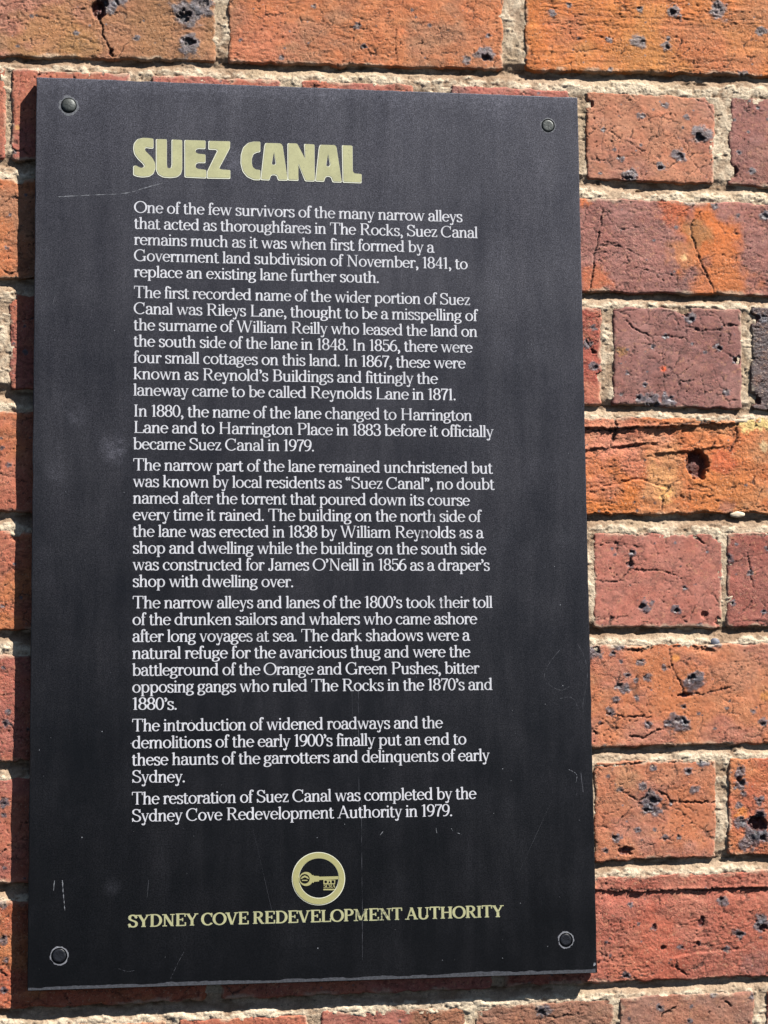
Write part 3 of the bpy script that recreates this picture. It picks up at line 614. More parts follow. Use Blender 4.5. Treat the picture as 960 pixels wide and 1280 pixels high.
# mortar: one rough sheet that fills the joints, sloping from proud at the brick below to deep under the brick above
x0, x1 = at(-60, 640)[0], at(1010, 640)[0]; z0, z1 = at(480, 1330)[1], at(480, -50)[1]
ms = 0.00077
xs = np.arange(x0, x1, ms); zs = np.arange(z0, z1, ms)
GX, GZ = np.meshgrid(xs, zs)
sdf = np.full(GX.shape, 1e3)
for (r, i), P in CORNERS.items():
    TL, TR, BR, BL = [np.array(p) for p in P]
    c = (TL + TR + BR + BL) / 4
    bx0 = np.searchsorted(xs, min(TL[0], BL[0]) - .02); bx1 = np.searchsorted(xs, max(TR[0], BR[0]) + .02)
    bz0 = np.searchsorted(zs, min(BL[1], BR[1]) - .02); bz1 = np.searchsorted(zs, max(TL[1], TR[1]) + .02)
    if bx1 <= bx0 or bz1 <= bz0: continue
    gx, gz = GX[bz0:bz1, bx0:bx1], GZ[bz0:bz1, bx0:bx1]
    d = np.full(gx.shape, -1e9)
    for A, B in ((TL, TR), (TR, BR), (BR, BL), (BL, TL)):
        e_ = B - A; nrm = np.array([-e_[1], e_[0]]) / np.linalg.norm(e_)
        if (c - A) @ nrm > 0: nrm = -nrm
        d = np.maximum(d, (gx - A[0]) * nrm[0] + (gz - A[1]) * nrm[1])
    sdf[bz0:bz1, bx0:bx1] = np.minimum(sdf[bz0:bz1, bx0:bx1], d * 1000)
# share of the way from the brick below (0) to the brick above (1) in a bed joint
ZT = np.array([[at(px, row_z(r, px)[0])[1] for px in (0, 850)] for r in range(len(ROWS))])
ZB = np.array([[at(px, row_z(r, px)[1])[1] for px in (0, 850)] for r in range(len(ROWS))])
xa, xb = at(0, 640)[0], at(850, 640)[0]
tt = (GX - xa) / (xb - xa)
sbed = np.full(GX.shape, -1.0)
for r in range(NR - 1):
    zb_ = ZB[r, 0] + (ZB[r, 1] - ZB[r, 0]) * tt; zt_ = ZT[r + 1, 0] + (ZT[r + 1, 1] - ZT[r + 1, 0]) * tt
    s_ = (GZ - zt_ + .001) / (zb_ - zt_ + .002)
    sbed = np.where((s_ >= 0) & (s_ <= 1), s_, sbed)
gx, gz = GX * 1000 + 400, GZ * 1000 + 400
bedd = 0.0 + 6.4 * sst(.30, .95, sbed + .22 * fbm(gx / 16, gz / 6, 3, 4)) + .5 * fbm(gx / 30, gz / 20, 7, 2)
perp = .9 + .9 * fbm(gx / 8, gz / 14, 11, 3)
dep = np.where(sbed >= 0, bedd, perp)
# soften where bed and upright joints meet
kk = 5
pad = np.pad(dep, kk, mode='edge'); cs = np.cumsum(np.cumsum(pad, 0), 1)
cs = np.pad(cs, ((1, 0), (1, 0)))
n_ = 2 * kk + 1
dep = (cs[n_:, n_:] - cs[:-n_, n_:] - cs[n_:, :-n_] + cs[:-n_, :-n_]) / n_ ** 2
vert_ = sbed < 0
lump = np.where(vert_, fbm(gx / 6, gz / 9, 20, 4, .6) * .7, fbm(gx / 5.5, gz / 4, 19, 4, .6)); gr = fbm(gx / 1.5, gz / 1.5, 23, 3, .7)
dep = dep + .75 * lump + .36 * gr + .9 * sst(.55, 1.0, fbm(gx / 4, gz / 3, 29, 3)) - .8 * sst(.3, .9, fbm(gx / 9, gz / 4, 39, 3))
dep = np.clip(dep, -.75, 8)
cavity = sst(.62, .95, fbm(gx / 13, gz / 4.0, 31, 4, .6)) * (sbed > .45)
dep = dep + cavity * 3.0
mix1 = sst(-.5, .6, fbm(gx / 24, gz / 14, 41, 4))[..., None]
mc = alb(196, 176, 154, 1.9) * mix1 + alb(166, 142, 120, 1.9) * (1 - mix1)
grey = sst(.1, .8, fbm(gx / 40, gz / 30, 47, 3))[..., None] * .6
mc = mc * (1 - grey) + alb(206, 190, 164, 1.9) * grey
proud_pale = sst(1.3, -.1, dep + .5 * lump)[..., None] * .85  # paler where the mortar stands proud
mc = mc * (1 - proud_pale) + alb(246, 233, 210, 1.9) * proud_pale
grime_shade = (sst(.35, 1.0, sbed) * sst(-.3, .5, fbm(gx / 9, gz / 3, 53, 3)))[..., None] * .8  # dirt, and the shade under the brick above darkened into the colour
mc = mc * (1 - grime_shade) + alb(108, 78, 54, 1.9) * grime_shade
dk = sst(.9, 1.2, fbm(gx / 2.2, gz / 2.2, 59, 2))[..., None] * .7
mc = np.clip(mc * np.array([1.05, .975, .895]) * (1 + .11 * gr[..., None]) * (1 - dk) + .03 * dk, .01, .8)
keep = (sdf > -4.2)
inner = (np.abs(GX) < .17) & (np.abs(GZ) < .30)
keep &= ~inner
kf = keep[:-1, :-1] | keep[1:, :-1] | keep[:-1, 1:] | keep[1:, 1:]
jj, ii = np.nonzero(kf)
nxs = len(xs)
f = np.stack([jj * nxs + ii, jj * nxs + ii + 1, (jj + 1) * nxs + ii + 1, (jj + 1) * nxs + ii], -1)
used, inv = np.unique(f.ravel(), return_inverse=True)
V_ = np.stack([GX, WALL_Y + dep / 1000, GZ], -1).reshape(-1, 3)[used]
f = inv.reshape(-1, 4)
b0_ = len(V_)
dz_ = .014                                    # a plain bed behind the middle, and coarser mortar beyond the frame
def grid_sheet(xa_, xb_, za_, zb2_, step_):
    global V_, f, ccx
    X1 = np.arange(xa_, xb_ + step_ * .5, step_); Z1 = np.arange(za_, zb2_ + step_ * .5, step_)
    A, B = np.meshgrid(X1, Z1)
    Yc = WALL_Y + .0016 + .0012 * fbm(A * 150, B * 220, 61, 4)
    b0 = len(V_); nx = len(X1)
    V_ = np.concatenate([V_, np.stack([A, Yc, B], -1).reshape(-1, 3)])
    jj_, ii_ = np.meshgrid(np.arange(len(Z1) - 1), np.arange(nx - 1), indexing='ij')
    q_ = (jj_ * nx + ii_).ravel() + b0
    f = np.concatenate([f, np.stack([q_, q_ + 1, q_ + nx + 1, q_ + nx], -1)])
    ccx = np.concatenate([ccx, (alb(205, 184, 156, 1.9) * (1 + .15 * fbm(A * 60, B * 90, 67, 4)[..., None])).reshape(-1, 3)])
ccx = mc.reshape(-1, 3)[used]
grid_sheet(-.66, x0 + .002, -.66, .80, .003); grid_sheet(x1 - .002, .80, -.66, .80, .003)
grid_sheet(x0, x1, -.66, z0 + .002, .003); grid_sheet(x0, x1, z1 - .002, .80, .003)
b0_ = len(V_)
V_ = np.concatenate([V_, [(-.3, WALL_Y + .014, -.4), (.3, WALL_Y + .014, -.4), (.3, WALL_Y + .014, .4), (-.3, WALL_Y + .014, .4)]])
f = np.concatenate([f, [[b0_, b0_ + 1, b0_ + 2, b0_ + 3]]])
cc_ = np.concatenate([ccx, np.full((4, 3), .2)])
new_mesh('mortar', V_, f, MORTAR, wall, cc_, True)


def pebble(px, py, rx, rz, dy, name, mat, lab=None):
    X_, Z_ = at(px, py)
    bm = bmesh.new(); bmesh.ops.create_icosphere(bm, subdivisions=4, radius=1)
    for v_ in bm.verts:
        k_ = 1 + .10 * float(fbm(np.array([v_.co.x * 1.5 + px]), np.array([v_.co.z * 1.5 + v_.co.y + 9]), 5, 3)[0])
        v_.co = Vector((X_ + v_.co.x * rx * k_, WALL_Y + dy + v_.co.y * min(rx, rz) * .6 * k_, Z_ + v_.co.z * rz * k_))
    o = bm_obj(name, bm, mat, wall, True)
    if lab: o['label'] = lab


pebble(922, 643, .0062, .0025, .0008, 'pebble', STONE, 'cream pebble set in the mortar under the rough orange brick')
pebble(894, 803, .0042, .0036, .0010, 'pebble', mat_plain('grey_stone', tuple(alb(110, 112, 124)), .6, wear=.4, bump=.0004, scale=300), 'grey stone in the mortar')

# ------------------------------------------------------------------ the plaque
PW, PH = .420, .67672
plaque = thing('plaque', 'black rectangular plaque about SUEZ CANAL with white text and cream lettering screwed to the wall', 'plaque')
HOLES = [(-.1857, .3170, .0060), (.1856, .3146, .0054), (-.1876, -.3142, .0058), (.1866, -.3133, .0053)]


def make_board():
    bm = bmesh.new(); B = .0007; T_ = .0085
    rngb = np.random.RandomState(4)
    def rect(hw, hh, y, n=60):
        out = []
        cor = [(-hw, -hh), (hw, -hh), (hw, hh), (-hw, hh)]
        for a_, b_ in zip(cor, cor[1:] + cor[:1]):
            for k in range(n):
                t = k / n
                out.append(bm.verts.new((a_[0] + (b_[0] - a_[0]) * t, y, a_[1] + (b_[1] - a_[1]) * t)))
        return out
    loops = [rect(PW / 2 - B, PH / 2 - B, 0), rect(PW / 2 - B * .3, PH / 2 - B * .3, B * .3), rect(PW / 2, PH / 2, B), rect(PW / 2, PH / 2, T_)]
    for v_ in loops[1] + loops[2]:             # little nicks along the rim
        k_ = .00016 * rngb.randn()
        v_.co.x += k_ * (abs(abs(v_.co.x) - PW / 2) < .001); v_.co.z += k_ * (abs(abs(v_.co.z) - PH / 2) < .001)
    for A, B_ in zip(loops, loops[1:]):
        for k in range(len(A)):
            bm.faces.new((A[k], B_[k], B_[(k + 1) % len(A)], A[(k + 1) % len(A)]))
    bm.faces.new(loops[-1][::-1])
    edges = [bm.edges.get((loops[0][k], loops[0][(k + 1) % len(loops[0])])) for k in range(len(loops[0]))]
    for hx, hz, hr in HOLES:
        ri = []
        for lv, (rad, y) in enumerate(((hr, 0), (hr * .97, .0004), (hr * .97, .0022))):
            ri.append([bm.verts.new((hx + rad * math.cos(t), y, hz + rad * math.sin(t))) for t in np.linspace(0, 2 * math.pi, 41)[:-1]])
        for A, B_ in zip(ri, ri[1:]):
            for k in range(40): bm.faces.new((A[(k + 1) % 40], B_[(k + 1) % 40], B_[k], A[k]))
        bm.faces.new(ri[-1])
        edges += [bm.edges.get((ri[0][k], ri[0][(k + 1) % 40])) for k in range(40)]
    bmesh.ops.triangle_fill(bm, use_beauty=True, use_dissolve=False, edges=edges)
    bmesh.ops.recalc_face_normals(bm, faces=bm.faces[:])
    return bm_obj('board', make_board_done(bm), BOARD, plaque)


def make_board_done(bm):
    return bm


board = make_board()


def ribbon(points, widths, y, name, mat, parent):   # a flat strip that follows points (x, z) in metres
    P = np.array(points, float); n = len(P)
    T_ = np.gradient(P, axis=0); T_ /= np.linalg.norm(T_, axis=1)[:, None] + 1e-12
    Nn = np.stack([-T_[:, 1], T_[:, 0]], 1); w_ = np.asarray(widths)[:, None] / 2
    a = P + Nn * w_; b = P - Nn * w_
    V = np.concatenate([np.c_[a[:, 0], np.full(n, y), a[:, 1]], np.c_[b[:, 0], np.full(n, y), b[:, 1]]])
    k = np.arange(n - 1)
    return new_mesh(name, V, np.stack([k, k + 1, n + k + 1, n + k], -1), mat, parent, smooth=False)


# worn lower edge
rng = np.random.RandomState(8)
n = 260; xx = np.linspace(-PW / 2 + .0006, PW / 2 - .0012, n)
hgt = .0022 + .0010 * fbm(xx * 90 + 40, xx * 0 + 2, 3, 5, .65) + .0006 * (xx > .1)
hgt = np.clip(hgt, .0003, .0055)
V = np.concatenate([np.c_[xx, np.full(n, -.00005), np.full(n, -PH / 2 + .0005)], np.c_[xx, np.full(n, -.00005), -PH / 2 + .0005 + hgt]])
k = np.arange(n - 1)
new_mesh('worn_edge', V, np.stack([k, k + 1, n + k + 1, n + k], -1), WORN, board, smooth=False)

# screws
def screw(i, style):
    hx, hz, hr = HOLES[i]
    r_ = hr * (.90 if style == 'dome' else .88 if style == 'flat' else .86)
    bm = bmesh.new(); rings = []
    prof = {'dome': [(1, .0018), (1, .0000), (.93, -.0006), (.75, -.0011), (.4, -.0014), (.12, -.0015)],
            'flat': [(1, .0018), (1, .0006), (.93, .0001), (.7, .0000), (.3, .0001), (.1, .0001)],
            'dark': [(1, .0020), (1, .0006), (.90, .0002), (.6, .0004), (.3, .0005), (.1, .0005)]}[style]
    rs = np.random.RandomState(i)
    for f_, y in prof:
        rings.append([bm.verts.new((hx + r_ * f_ * math.cos(t) * (1 + .02 * rs.randn() * (f_ > .8)), y + .00006 * rs.randn(), hz + .0001 + r_ * f_ * math.sin(t))) for t in np.linspace(0, 2 * math.pi, 37)[:-1]])
    for A, B_ in zip(rings, rings[1:]):
        for k_ in range(36): bm.faces.new((A[k_], A[(k_ + 1) % 36], B_[(k_ + 1) % 36], B_[k_]))
    bm.faces.new(rings[-1])
    bmesh.ops.recalc_face_normals(bm, faces=bm.faces[:])
    o = bm_obj('screw', bm, PLUG_DARK if style == 'dark' else PLUG, plaque, True)
    # chipped paint round the hole
    m_ = 90; t = np.linspace(0, 2 * math.pi, m_ + 1)
    wd = {0: .0019, 1: .0008, 2: .0009, 3: .0010}[i]
    ro = hr + .0001 + wd * np.clip(.75 + .7 * fbm(np.cos(t) * 3 + 7 + i * 5, np.sin(t) * 3 + 3, 17 + i, 4, .7), .15, 2)
    ri = np.full(m_ + 1, hr + .00002)
    V = np.concatenate([np.c_[hx + ro * np.cos(t), np.full(m_ + 1, -.00006), hz + ro * np.sin(t)], np.c_[hx + ri * np.cos(t), np.full(m_ + 1, -.00010), hz + ri * np.sin(t)]])
    k_ = np.arange(m_)
    new_mesh('chipped_rim', V, np.stack([k_, k_ + 1, m_ + 1 + k_ + 1, m_ + 1 + k_], -1), CHIP if i > 1 else WORN2, o, smooth=False)
    return o


WORN2 = mat_plain('scuffed_rim', tuple(alb(104, 106, 112)), .7, wear=.5, bump=.0003, scale=450)
for i, st in enumerate(('dome', 'flat', 'dark', 'dark')):
    o = screw(i, st)
    o['label'] = ('domed grey screw head, upper left', 'flat grey screw head, upper right', 'black screw head with a pale ring, lower left', 'black screw head with a pale ring, lower right')[i]

# ------------------------------------------------------------------ lettering: a serif alphabet drawn with a pen whose stroke thickens in uprights
GL = {
 'a': (60, 's 45 12 50;c 45 46 45 71 14 74 11 52;d 14 52 6;c 45 40 28 40 9 36 9 18;c 9 18 9 -5 38 -3 45 16;c 45 16 45 1 53 0 59 7'),
 'b': (67, 's 15 0 100;f 15 100;a 36 33.5 22 31 158 -158'),
 'c': (57, 'a 32 33.5 23 31 48 318;d 47 53 6.5'),
 'd': (69, 's 52 0 100;f 52 100;b 56 0 9;a 31 33.5 22 31 22 338'),
 'e': (60, 'a 31 33.5 23 31 4 322;l 9 37 53 37 5.5'),
 'f': (36, 's 16 0 78;c 16 76 15 104 32 104 37 94;d 35 92 6;b 16 0;l 4 64 32 64 5.5'),
 'g': (60, 'o 27 45 18 20;l 37 60 48 66 5;d 52 64 5;c 18 28 5 22 9 12 26 11;c 26 11 52 9 56 -6 46 -15;c 46 -15 28 -28 5 -22 6 -10;c 6 -10 7 2 14 7 22 10'),
 'h': (68, 's 15 0 100;f 15 100;b 15 0;c 16 46 24 66 51 76 51 44;s 51 0 46;b 52 0'),
 'i': (30, 's 15 0 66;f 15 66;b 15 0;d 14 88 7'),
 'k': (66, 's 15 0 100;f 15 100;b 15 0;l 48 63 20 28 5.5;l 28 38 54 2 11;u 50 66 9;b 54 0 9'),
 'l': (30, 's 15 0 100;f 15 100;b 15 0'),
 'm': (102, 's 15 0 66;f 15 66;b 15 0;c 16 44 22 66 50 76 50 44;s 50 0 46;b 50 0 9;c 51 44 57 66 85 76 85 44;s 85 0 46;b 86 0'),
 'n': (68, 's 15 0 66;f 15 66;b 15 0;c 16 44 24 66 51 76 51 44;s 51 0 46;b 52 0'),
 'o': (66, 'o 33 33.5 24 31'),
 'p': (68, 's 15 -28 66;f 15 66;b 15 -28;a 36 33.5 22 31 158 -158'),
 'q': (68, 's 52 -28 66;b 52 -28;a 31 33.5 22 31 22 338'),
 'r': (47, 's 15 0 66;f 15 66;b 16 0;c 16 42 22 64 32 68 41 62;d 41 57 7'),
 's': (51, 'c 41 51 38 70 9 72 9 51;c 9 51 10 35 43 36 43 17;c 43 17 43 -4 13 -5 8 15;l 42 48 42 67 5;l 8 0 8 19 5'),
 't': (41, 's 16 14 84;l 3 64 35 64 5.5;c 16 16 16 -3 31 -3 38 8;l 6 66 16 82 5'),
 'u': (69, 's 15 20 66;f 15 66;c 15 22 15 -7 42 -3 51 16;s 51 0 66;f 51 66;b 55 0 8'),
 'v': (60, 'l 10 66 30 0 10.5;l 50 66 31 1 5.5;u 11 66 9;u 50 66 9'),
 'w': (92, 'l 10 66 29 0 10.5;l 46 62 29 1 5.5;l 46 66 64 0 10.5;l 82 66 65 1 5.5;u 11 66 9;u 46 66 9;u 82 66 9'),
 'x': (60, 'l 11 65 49 1 10.5;l 48 65 12 1 5.5;u 12 66 9;u 47 66 9;b 12 0 9;b 48 0 9'),
 'y': (58, 'l 10 66 31 2 10.5;l 50 66 26 -14 5.5;u 11 66 9;u 49 66 9;c 27 -12 22 -28 14 -28 9 -20;d 10 -20 5.5'),
 'z': (54, 'l 7 63 46 63 5.5;l 43 62 11 4 10;l 8 3 48 3 5.5;l 9 50 9 66 5;l 47 0 47 17 5'),
 'A': (90, 'l 12 0 44 98 5.5;l 44 99 78 0 11.5;l 22 35 66 35 5.5;b 12 0;b 78 0'),
 'B': (82, 's 22 0 98;l 8 97 46 97 5.5;a 45 75 21 22 90 -90;l 20 53 46 53 5.5;a 47 28.5 24 25 90 -90;l 8 3 48 3 5.5'),
 'C': (90, 'a 48 49 40 47.5 42 318;l 76 66 78 98 5.5'),
 'D': (96, 's 22 0 98;l 8 97 44 97 5.5;a 43 50 42 47 90 -90;l 8 3 44 3 5.5'),
 'E': (84, 's 22 0 98;l 8 97 74 97 5.5;l 8 3 76 3 5.5;l 22 51 56 51 5.5;l 75 74 75 99 6;l 77 0 78 28 6;l 57 38 57 64 5.5'),
 'G': (98, 'a 48 49 40 47.5 42 330;l 76 66 78 98 5.5;s 80 2 42;u 78 43 13'),
 'H': (102, 's 22 0 98;s 80 0 98;b 22 0;b 80 0;u 22 98;u 80 98;l 22 51 80 51 5.5'),
 'I': (42, 's 21 0 98;b 21 0;u 21 98'),
 'J': (54, 's 34 18 98;u 34 98;c 34 20 34 -6 12 -6 8 10;d 11 12 6.5'),
 'L': (80, 's 22 0 98;b 22 0;u 22 98;l 20 3 74 3 5.5;l 75 0 76 28 5.5'),
 'M': (116, 'l 22 0 22 98 6;l 22 97 58 6 12;l 94 97 58 6 6;s 94 0 98;b 20 0;b 94 0;u 18 98 10;u 98 98 10'),
 'N': (100, 'l 22 0 22 98 6;l 22 98 78 1 12;l 79 0 79 98 6;u 18 98 10;b 22 0;u 79 98'),
 'O': (98, 'o 49 49 42 47.5'),
 'P': (80, 's 22 0 98;b 22 0;l 8 97 46 97 5.5;a 45 73 24 24 90 -90;l 22 49 46 49 5.5'),
 'R': (92, 's 22 0 98;b 22 0;l 8 97 46 97 5.5;a 45 74 24 23 90 -90;l 22 51 46 51 5.5;l 46 51 70 8 11.5;l 66 3 90 3 5.5'),
 'S': (72, 'c 60 74 58 103 12 105 12 75;c 12 75 12 49 63 55 63 26;c 63 26 62 -6 14 -5 9 25;l 61 70 61 98 5.5;l 9 0 9 29 5.5'),
 'T': (84, 's 42 0 98;b 42 0;l 6 97 78 97 5.5;l 6 74 7 98 5.5;l 78 74 77 98 5.5'),
 'U': (98, 's 22 28 98;u 22 98;c 22 30 22 -8 78 -8 78 32;l 78 30 78 98 6;u 78 98 10'),
 'V': (92, 'l 14 98 46 0 12;l 78 98 48 2 6;u 14 98;u 78 98 10'),
 'W': (126, 'l 12 98 38 0 11;l 60 94 39 2 5.5;l 60 98 86 0 11;l 112 98 87 2 5.5;u 12 98 10;u 60 98 10;u 112 98 10'),
 'Y': (90, 's 46 0 44;b 46 0;l 14 98 46 42 12;l 78 98 47 42 6;u 14 98;u 78 98 10'),
 '0': (62, 'o 31 49 23 47.5'), '1': (45, 's 24 0 98;b 24 0;l 8 86 23 95 5.5'),
 '3': (62, 'c 11 80 14 104 50 103 50 76;c 50 76 50 54 36 53 24 53;c 24 53 44 53 54 45 54 27;c 54 27 54 -5 14 -7 9 16;d 12 78 6.5;d 12 20 6.5'),
 '4': (66, 's 45 0 98;l 44 96 8 31 5.5;l 6 29 62 29 5.5;b 45 0'),
 '5': (60, 'l 14 93 52 93 8;l 14 95 13 52 5.5;c 13 53 26 66 54 62 54 30;c 54 30 53 -6 14 -6 9 16;d 12 20 6.5'),
 '6': (62, 'o 32 30 22.5 28;c 52 92 28 100 9 70 9.5 32'),
 '7': (58, 'l 8 93 56 93 8;c 55 92 38 66 27 40 26 0;l 9 76 9 98 5'),
 '8': (62, 'o 31 74 19 22.5;o 31 27 22.5 25'),
 '9': (62, 'o 31 67 22.5 29;c 11 6 34 -4 54 24 53.5 64'),
 '.': (27, 'd 12 7 7.5'), ',': (29, 'd 13 7 7.5;c 18 6 20 -8 14 -15 8 -18'),
 '’': (25, 'd 12 90 7.5;c 17 89 19 75 13 69 8 66'),
 '“': (46, 'd 13 74 7;c 8 74 6 86 12 92 17 95;d 32 74 7;c 27 74 25 86 31 92 36 95'),
 '”': (46, 'd 12 90 7;c 17 89 19 75 13 69 8 66;d 31 90 7;c 36 89 38 75 32 69 27 66'),
 ' ': (27, ''),
}
TH, TN = 12.7, 6.0


def glyph_strips(ch, bold):                   # list of (left points, right points) strips in glyph units
    out = []
    kt, kn = (1.6, 1.6) if bold else (1.0, 1.0)

    def pen(P):
        P = np.array(P, float); T_ = np.gradient(P, axis=0); L = np.linalg.norm(T_, axis=1)[:, None] + 1e-9; T_ /= L
        wd = (TN * kn + (TH * kt - TN * kn) * np.abs(T_[:, 1]) ** 1.6) / 2
        Nn = np.stack([-T_[:, 1], T_[:, 0]], 1) * wd[:, None]
        out.append((P + Nn, P - Nn))

    def bar(x0, y0, x1, y1, wd):
        P = np.array([(x0, y0), (x1, y1)], float); d = P[1] - P[0]; d /= np.linalg.norm(d)
        if abs(d[1]) > .25 and abs(d[0]) > .12:      # slanting stroke: cut level at both ends
            hw = wd / 2 / abs(d[1]); Nn = np.array([hw, 0])
        else: Nn = np.array([-d[1], d[0]]) * wd / 2
        out.append((P + Nn, P - Nn))

    def quad(a, b, c_, d): out.append((np.array([a, b], float), np.array([d, c_], float)))
    for cmd in GL[ch][1].split(';'):
        if not cmd.strip(): continue
        k, *v = cmd.split(); v = [float(t) for t in v]
        if k == 's': bar(v[0], v[1], v[0], v[2], TH * kt)
        elif k == 'l': bar(*v[:4], v[4] * (kt if v[4] > 8 else kn))
        elif k == 'b':
            e = (v[2] if len(v) > 2 else 12) + (4 if bold else 0); h = 4.6 * kn
            quad((v[0] - e, v[1]), (v[0] + e, v[1]), (v[0] + e, v[1] + h), (v[0] - e, v[1] + h))
        elif k == 'u':
            e = (v[2] if len(v) > 2 else 12) + (4 if bold else 0); h = 4.6 * kn
            quad((v[0] - e, v[1] - h), (v[0] + e, v[1] - h), (v[0] + e, v[1]), (v[0] - e, v[1]))
        elif k == 'f':
            quad((v[0] - 13, v[1] - 8), (v[0] + 1, v[1] - 8), (v[0] + 1, v[1]), (v[0] - 13, v[1] - 3.5))
        elif k == 'd':
            t = np.linspace(0, math.pi, 8); r_ = v[2] * (1.2 if bold else 1)
            out.append((np.stack([v[0] + r_ * np.cos(t), v[1] + r_ * np.sin(t)], 1), np.stack([v[0] + r_ * np.cos(t), v[1] - r_ * np.sin(t)], 1)))
        elif k == 'o':
            t = np.linspace(0, 2 * math.pi, 29)
            cs_, sn = np.cos(t), np.sin(t)
            wt, wn = TH * kt / 2, TN * kn / 2
            out.append((np.stack([v[0] + (v[2] + wt) * cs_, v[1] + (v[3] + wn) * sn], 1), np.stack([v[0] + (v[2] - wt) * cs_, v[1] + (v[3] - wn) * sn], 1)))
        elif k == 'a':
            t = np.radians(np.linspace(v[4], v[5], 20)); cs_, sn = np.cos(t), np.sin(t)
            wt, wn = TH * kt / 2, TN * kn / 2
            out.append((np.stack([v[0] + (v[2] + wt) * cs_, v[1] + (v[3] + wn) * sn], 1), np.stack([v[0] + (v[2] - wt) * cs_, v[1] + (v[3] - wn) * sn], 1)))
        elif k == 'c':
            t = np.linspace(0, 1, 11)[:, None]; p = np.array(v).reshape(4, 2)
            pen((1 - t) ** 3 * p[0] + 3 * t * (1 - t) ** 2 * p[1] + 3 * t * t * (1 - t) * p[2] + t ** 3 * p[3])
    return out


_cache = {}


def text_mesh(name, s, xl, zl, xr, zr, cap, mat, bold=False, ypos=-.00008, parent=None, grow=0.0):
    adv = 0; place = []
    for ch in s:
        place.append((ch, adv)); adv += GL[ch][0] + (-4 if ch != ' ' else 0) + (1 if bold else 0)
    last = 4
    sx = (xr - xl) / (adv - last - 2); sz = cap / 98.0
    V = []; F = []; nb = 0
    for ch, a in place:
        key = (ch, bold)
        if key not in _cache: _cache[key] = glyph_strips(ch, bold)
        for li, (A, B) in enumerate(_cache[key]):
            n_ = len(A)
            Q = np.concatenate([A, B]); X = (Q[:, 0] + a) * sx + xl; Zc = Q[:, 1] * sz + zl + (zr - zl) * (X - xl) / (xr - xl)
            V.append(np.c_[X, np.full(2 * n_, ypos - li * .000012 - (ord(ch) % 2) * .000006), Zc])
            k_ = np.arange(n_ - 1); F.append(np.stack([k_, k_ + 1, n_ + k_ + 1, n_ + k_], -1) + nb); nb += 2 * n_
    return new_mesh(name, np.concatenate(V), np.concatenate(F), mat, parent, smooth=False)


PARAS = [
 [('One of the few survivors of the many narrow alleys', 115.3), ('that acted as thoroughfares in The Rocks, Suez Canal', 127.2), ('remains much as it was when first formed by a', 92.7), ('Government land subdivision of November, 1841, to', 118.9), ('replace an existing lane further south.', 49.7)],
 [('The first recorded name of the wider portion of Suez', 120.5), ('Canal was Rileys Lane, thought to be a misspelling of', 125.8), ('the surname of William Reilly who leased the land on', 125.7), ('the south side of the lane in 1848. In 1856, there were', 121.6), ('four small cottages on this land. In 1867, these were', 115.9), ('known as Reynold’s Buildings and fittingly the', 94.1), ('laneway came to be called Reynolds Lane in 1871.', 108.3)],
 [('In 1880, the name of the lane changed to Harrington', 120.5), ('Lane and to Harrington Place in 1883 before it officially', 136.8), ('became Suez Canal in 1979.', -1.1)],
 [('The narrow part of the lane remained unchristened but', 135.9), ('was known by local residents as “Suez Canal”, no doubt', 137.0), ('named after the torrent that poured down its course', 117.6), ('every time it rained. The building on the north side of', 126.1), ('the lane was erected in 1838 by William Reynolds as a', 127.8), ('shop and dwelling while the building on the south side', 129.7), ('was constructed for James O’Neill in 1856 as a draper’s', 132.3), ('shop with dwelling over.', -17.4)],
 [('The narrow alleys and lanes of the 1800’s took their toll', 134.0), ('of the drunken sailors and whalers who came ashore', 121.8), ('after long voyages at sea. The dark shadows were a', 116.0), ('natural refuge for the avaricious thug and were the', 116.1), ('battleground of the Orange and Green Pushes, bitter', 122.8), ('opposing gangs who ruled The Rocks in the 1870’s and', 133.0), ('1880’s.', -104.0)],
 [('The introduction of widened roadways and the', 94.3), ('demolitions of the early 1900’s finally put an end to', 112.2), ('these haunts of the garrotters and delinquents of early', 129.6), ('Sydney.', -98.0)],
 [('The restoration of Suez Canal was completed by the', 119.1), ('Sydney Cove Redevelopment Authority in 1979.', 101.0)],
]
z = 235.4
for pi, para in enumerate(PARAS):
    for li, (s, xr) in enumerate(para):
        text_mesh('text_line', s, -.1365, z / 1000, xr / 1000, z / 1000 - .0003, .0090, WHITE, parent=plaque)
        z -= 12.42 if li < len(para) - 1 else 15.82


def round_poly(P, r):                         # polygon with its corners rounded
    P = np.array(P, float); out = []; n_ = len(P)
    for i in range(n_):
        a, b, c_ = P[i - 1], P[i], P[(i + 1) % n_]
        d1, d2 = a - b, c_ - b; l1, l2 = np.linalg.norm(d1), np.linalg.norm(d2)
        k_ = min(r, l1 * .45, l2 * .45)
        p, q_ = b + d1 / l1 * k_, b + d2 / l2 * k_
        for t in np.linspace(0, 1, 5): out.append((1 - t) ** 2 * p + 2 * t * (1 - t) * b + t * t * q_)
    return np.array(out)


def fill(name, outer, holes, y, mat, parent, thick=.00012):
    bm = bmesh.new(); es = []
    for lp in [outer] + holes:
        vs_ = [bm.verts.new((a, y, b)) for a, b in lp]
        lo = [bm.verts.new((a, y + thick, b)) for a, b in lp]
        for k_ in range(len(vs_)):
            es.append(bm.edges.new((vs_[k_], vs_[(k_ + 1) % len(vs_)])))
        for k_ in range(len(vs_)):
            bm.faces.new((vs_[k_], vs_[(k_ + 1) % len(vs_)], lo[(k_ + 1) % len(vs_)], lo[k_]))
    bmesh.ops.triangle_fill(bm, use_beauty=True, use_dissolve=False, edges=es)
    bmesh.ops.recalc_face_normals(bm, faces=bm.faces[:])
    return bm_obj(name, bm, mat, parent)


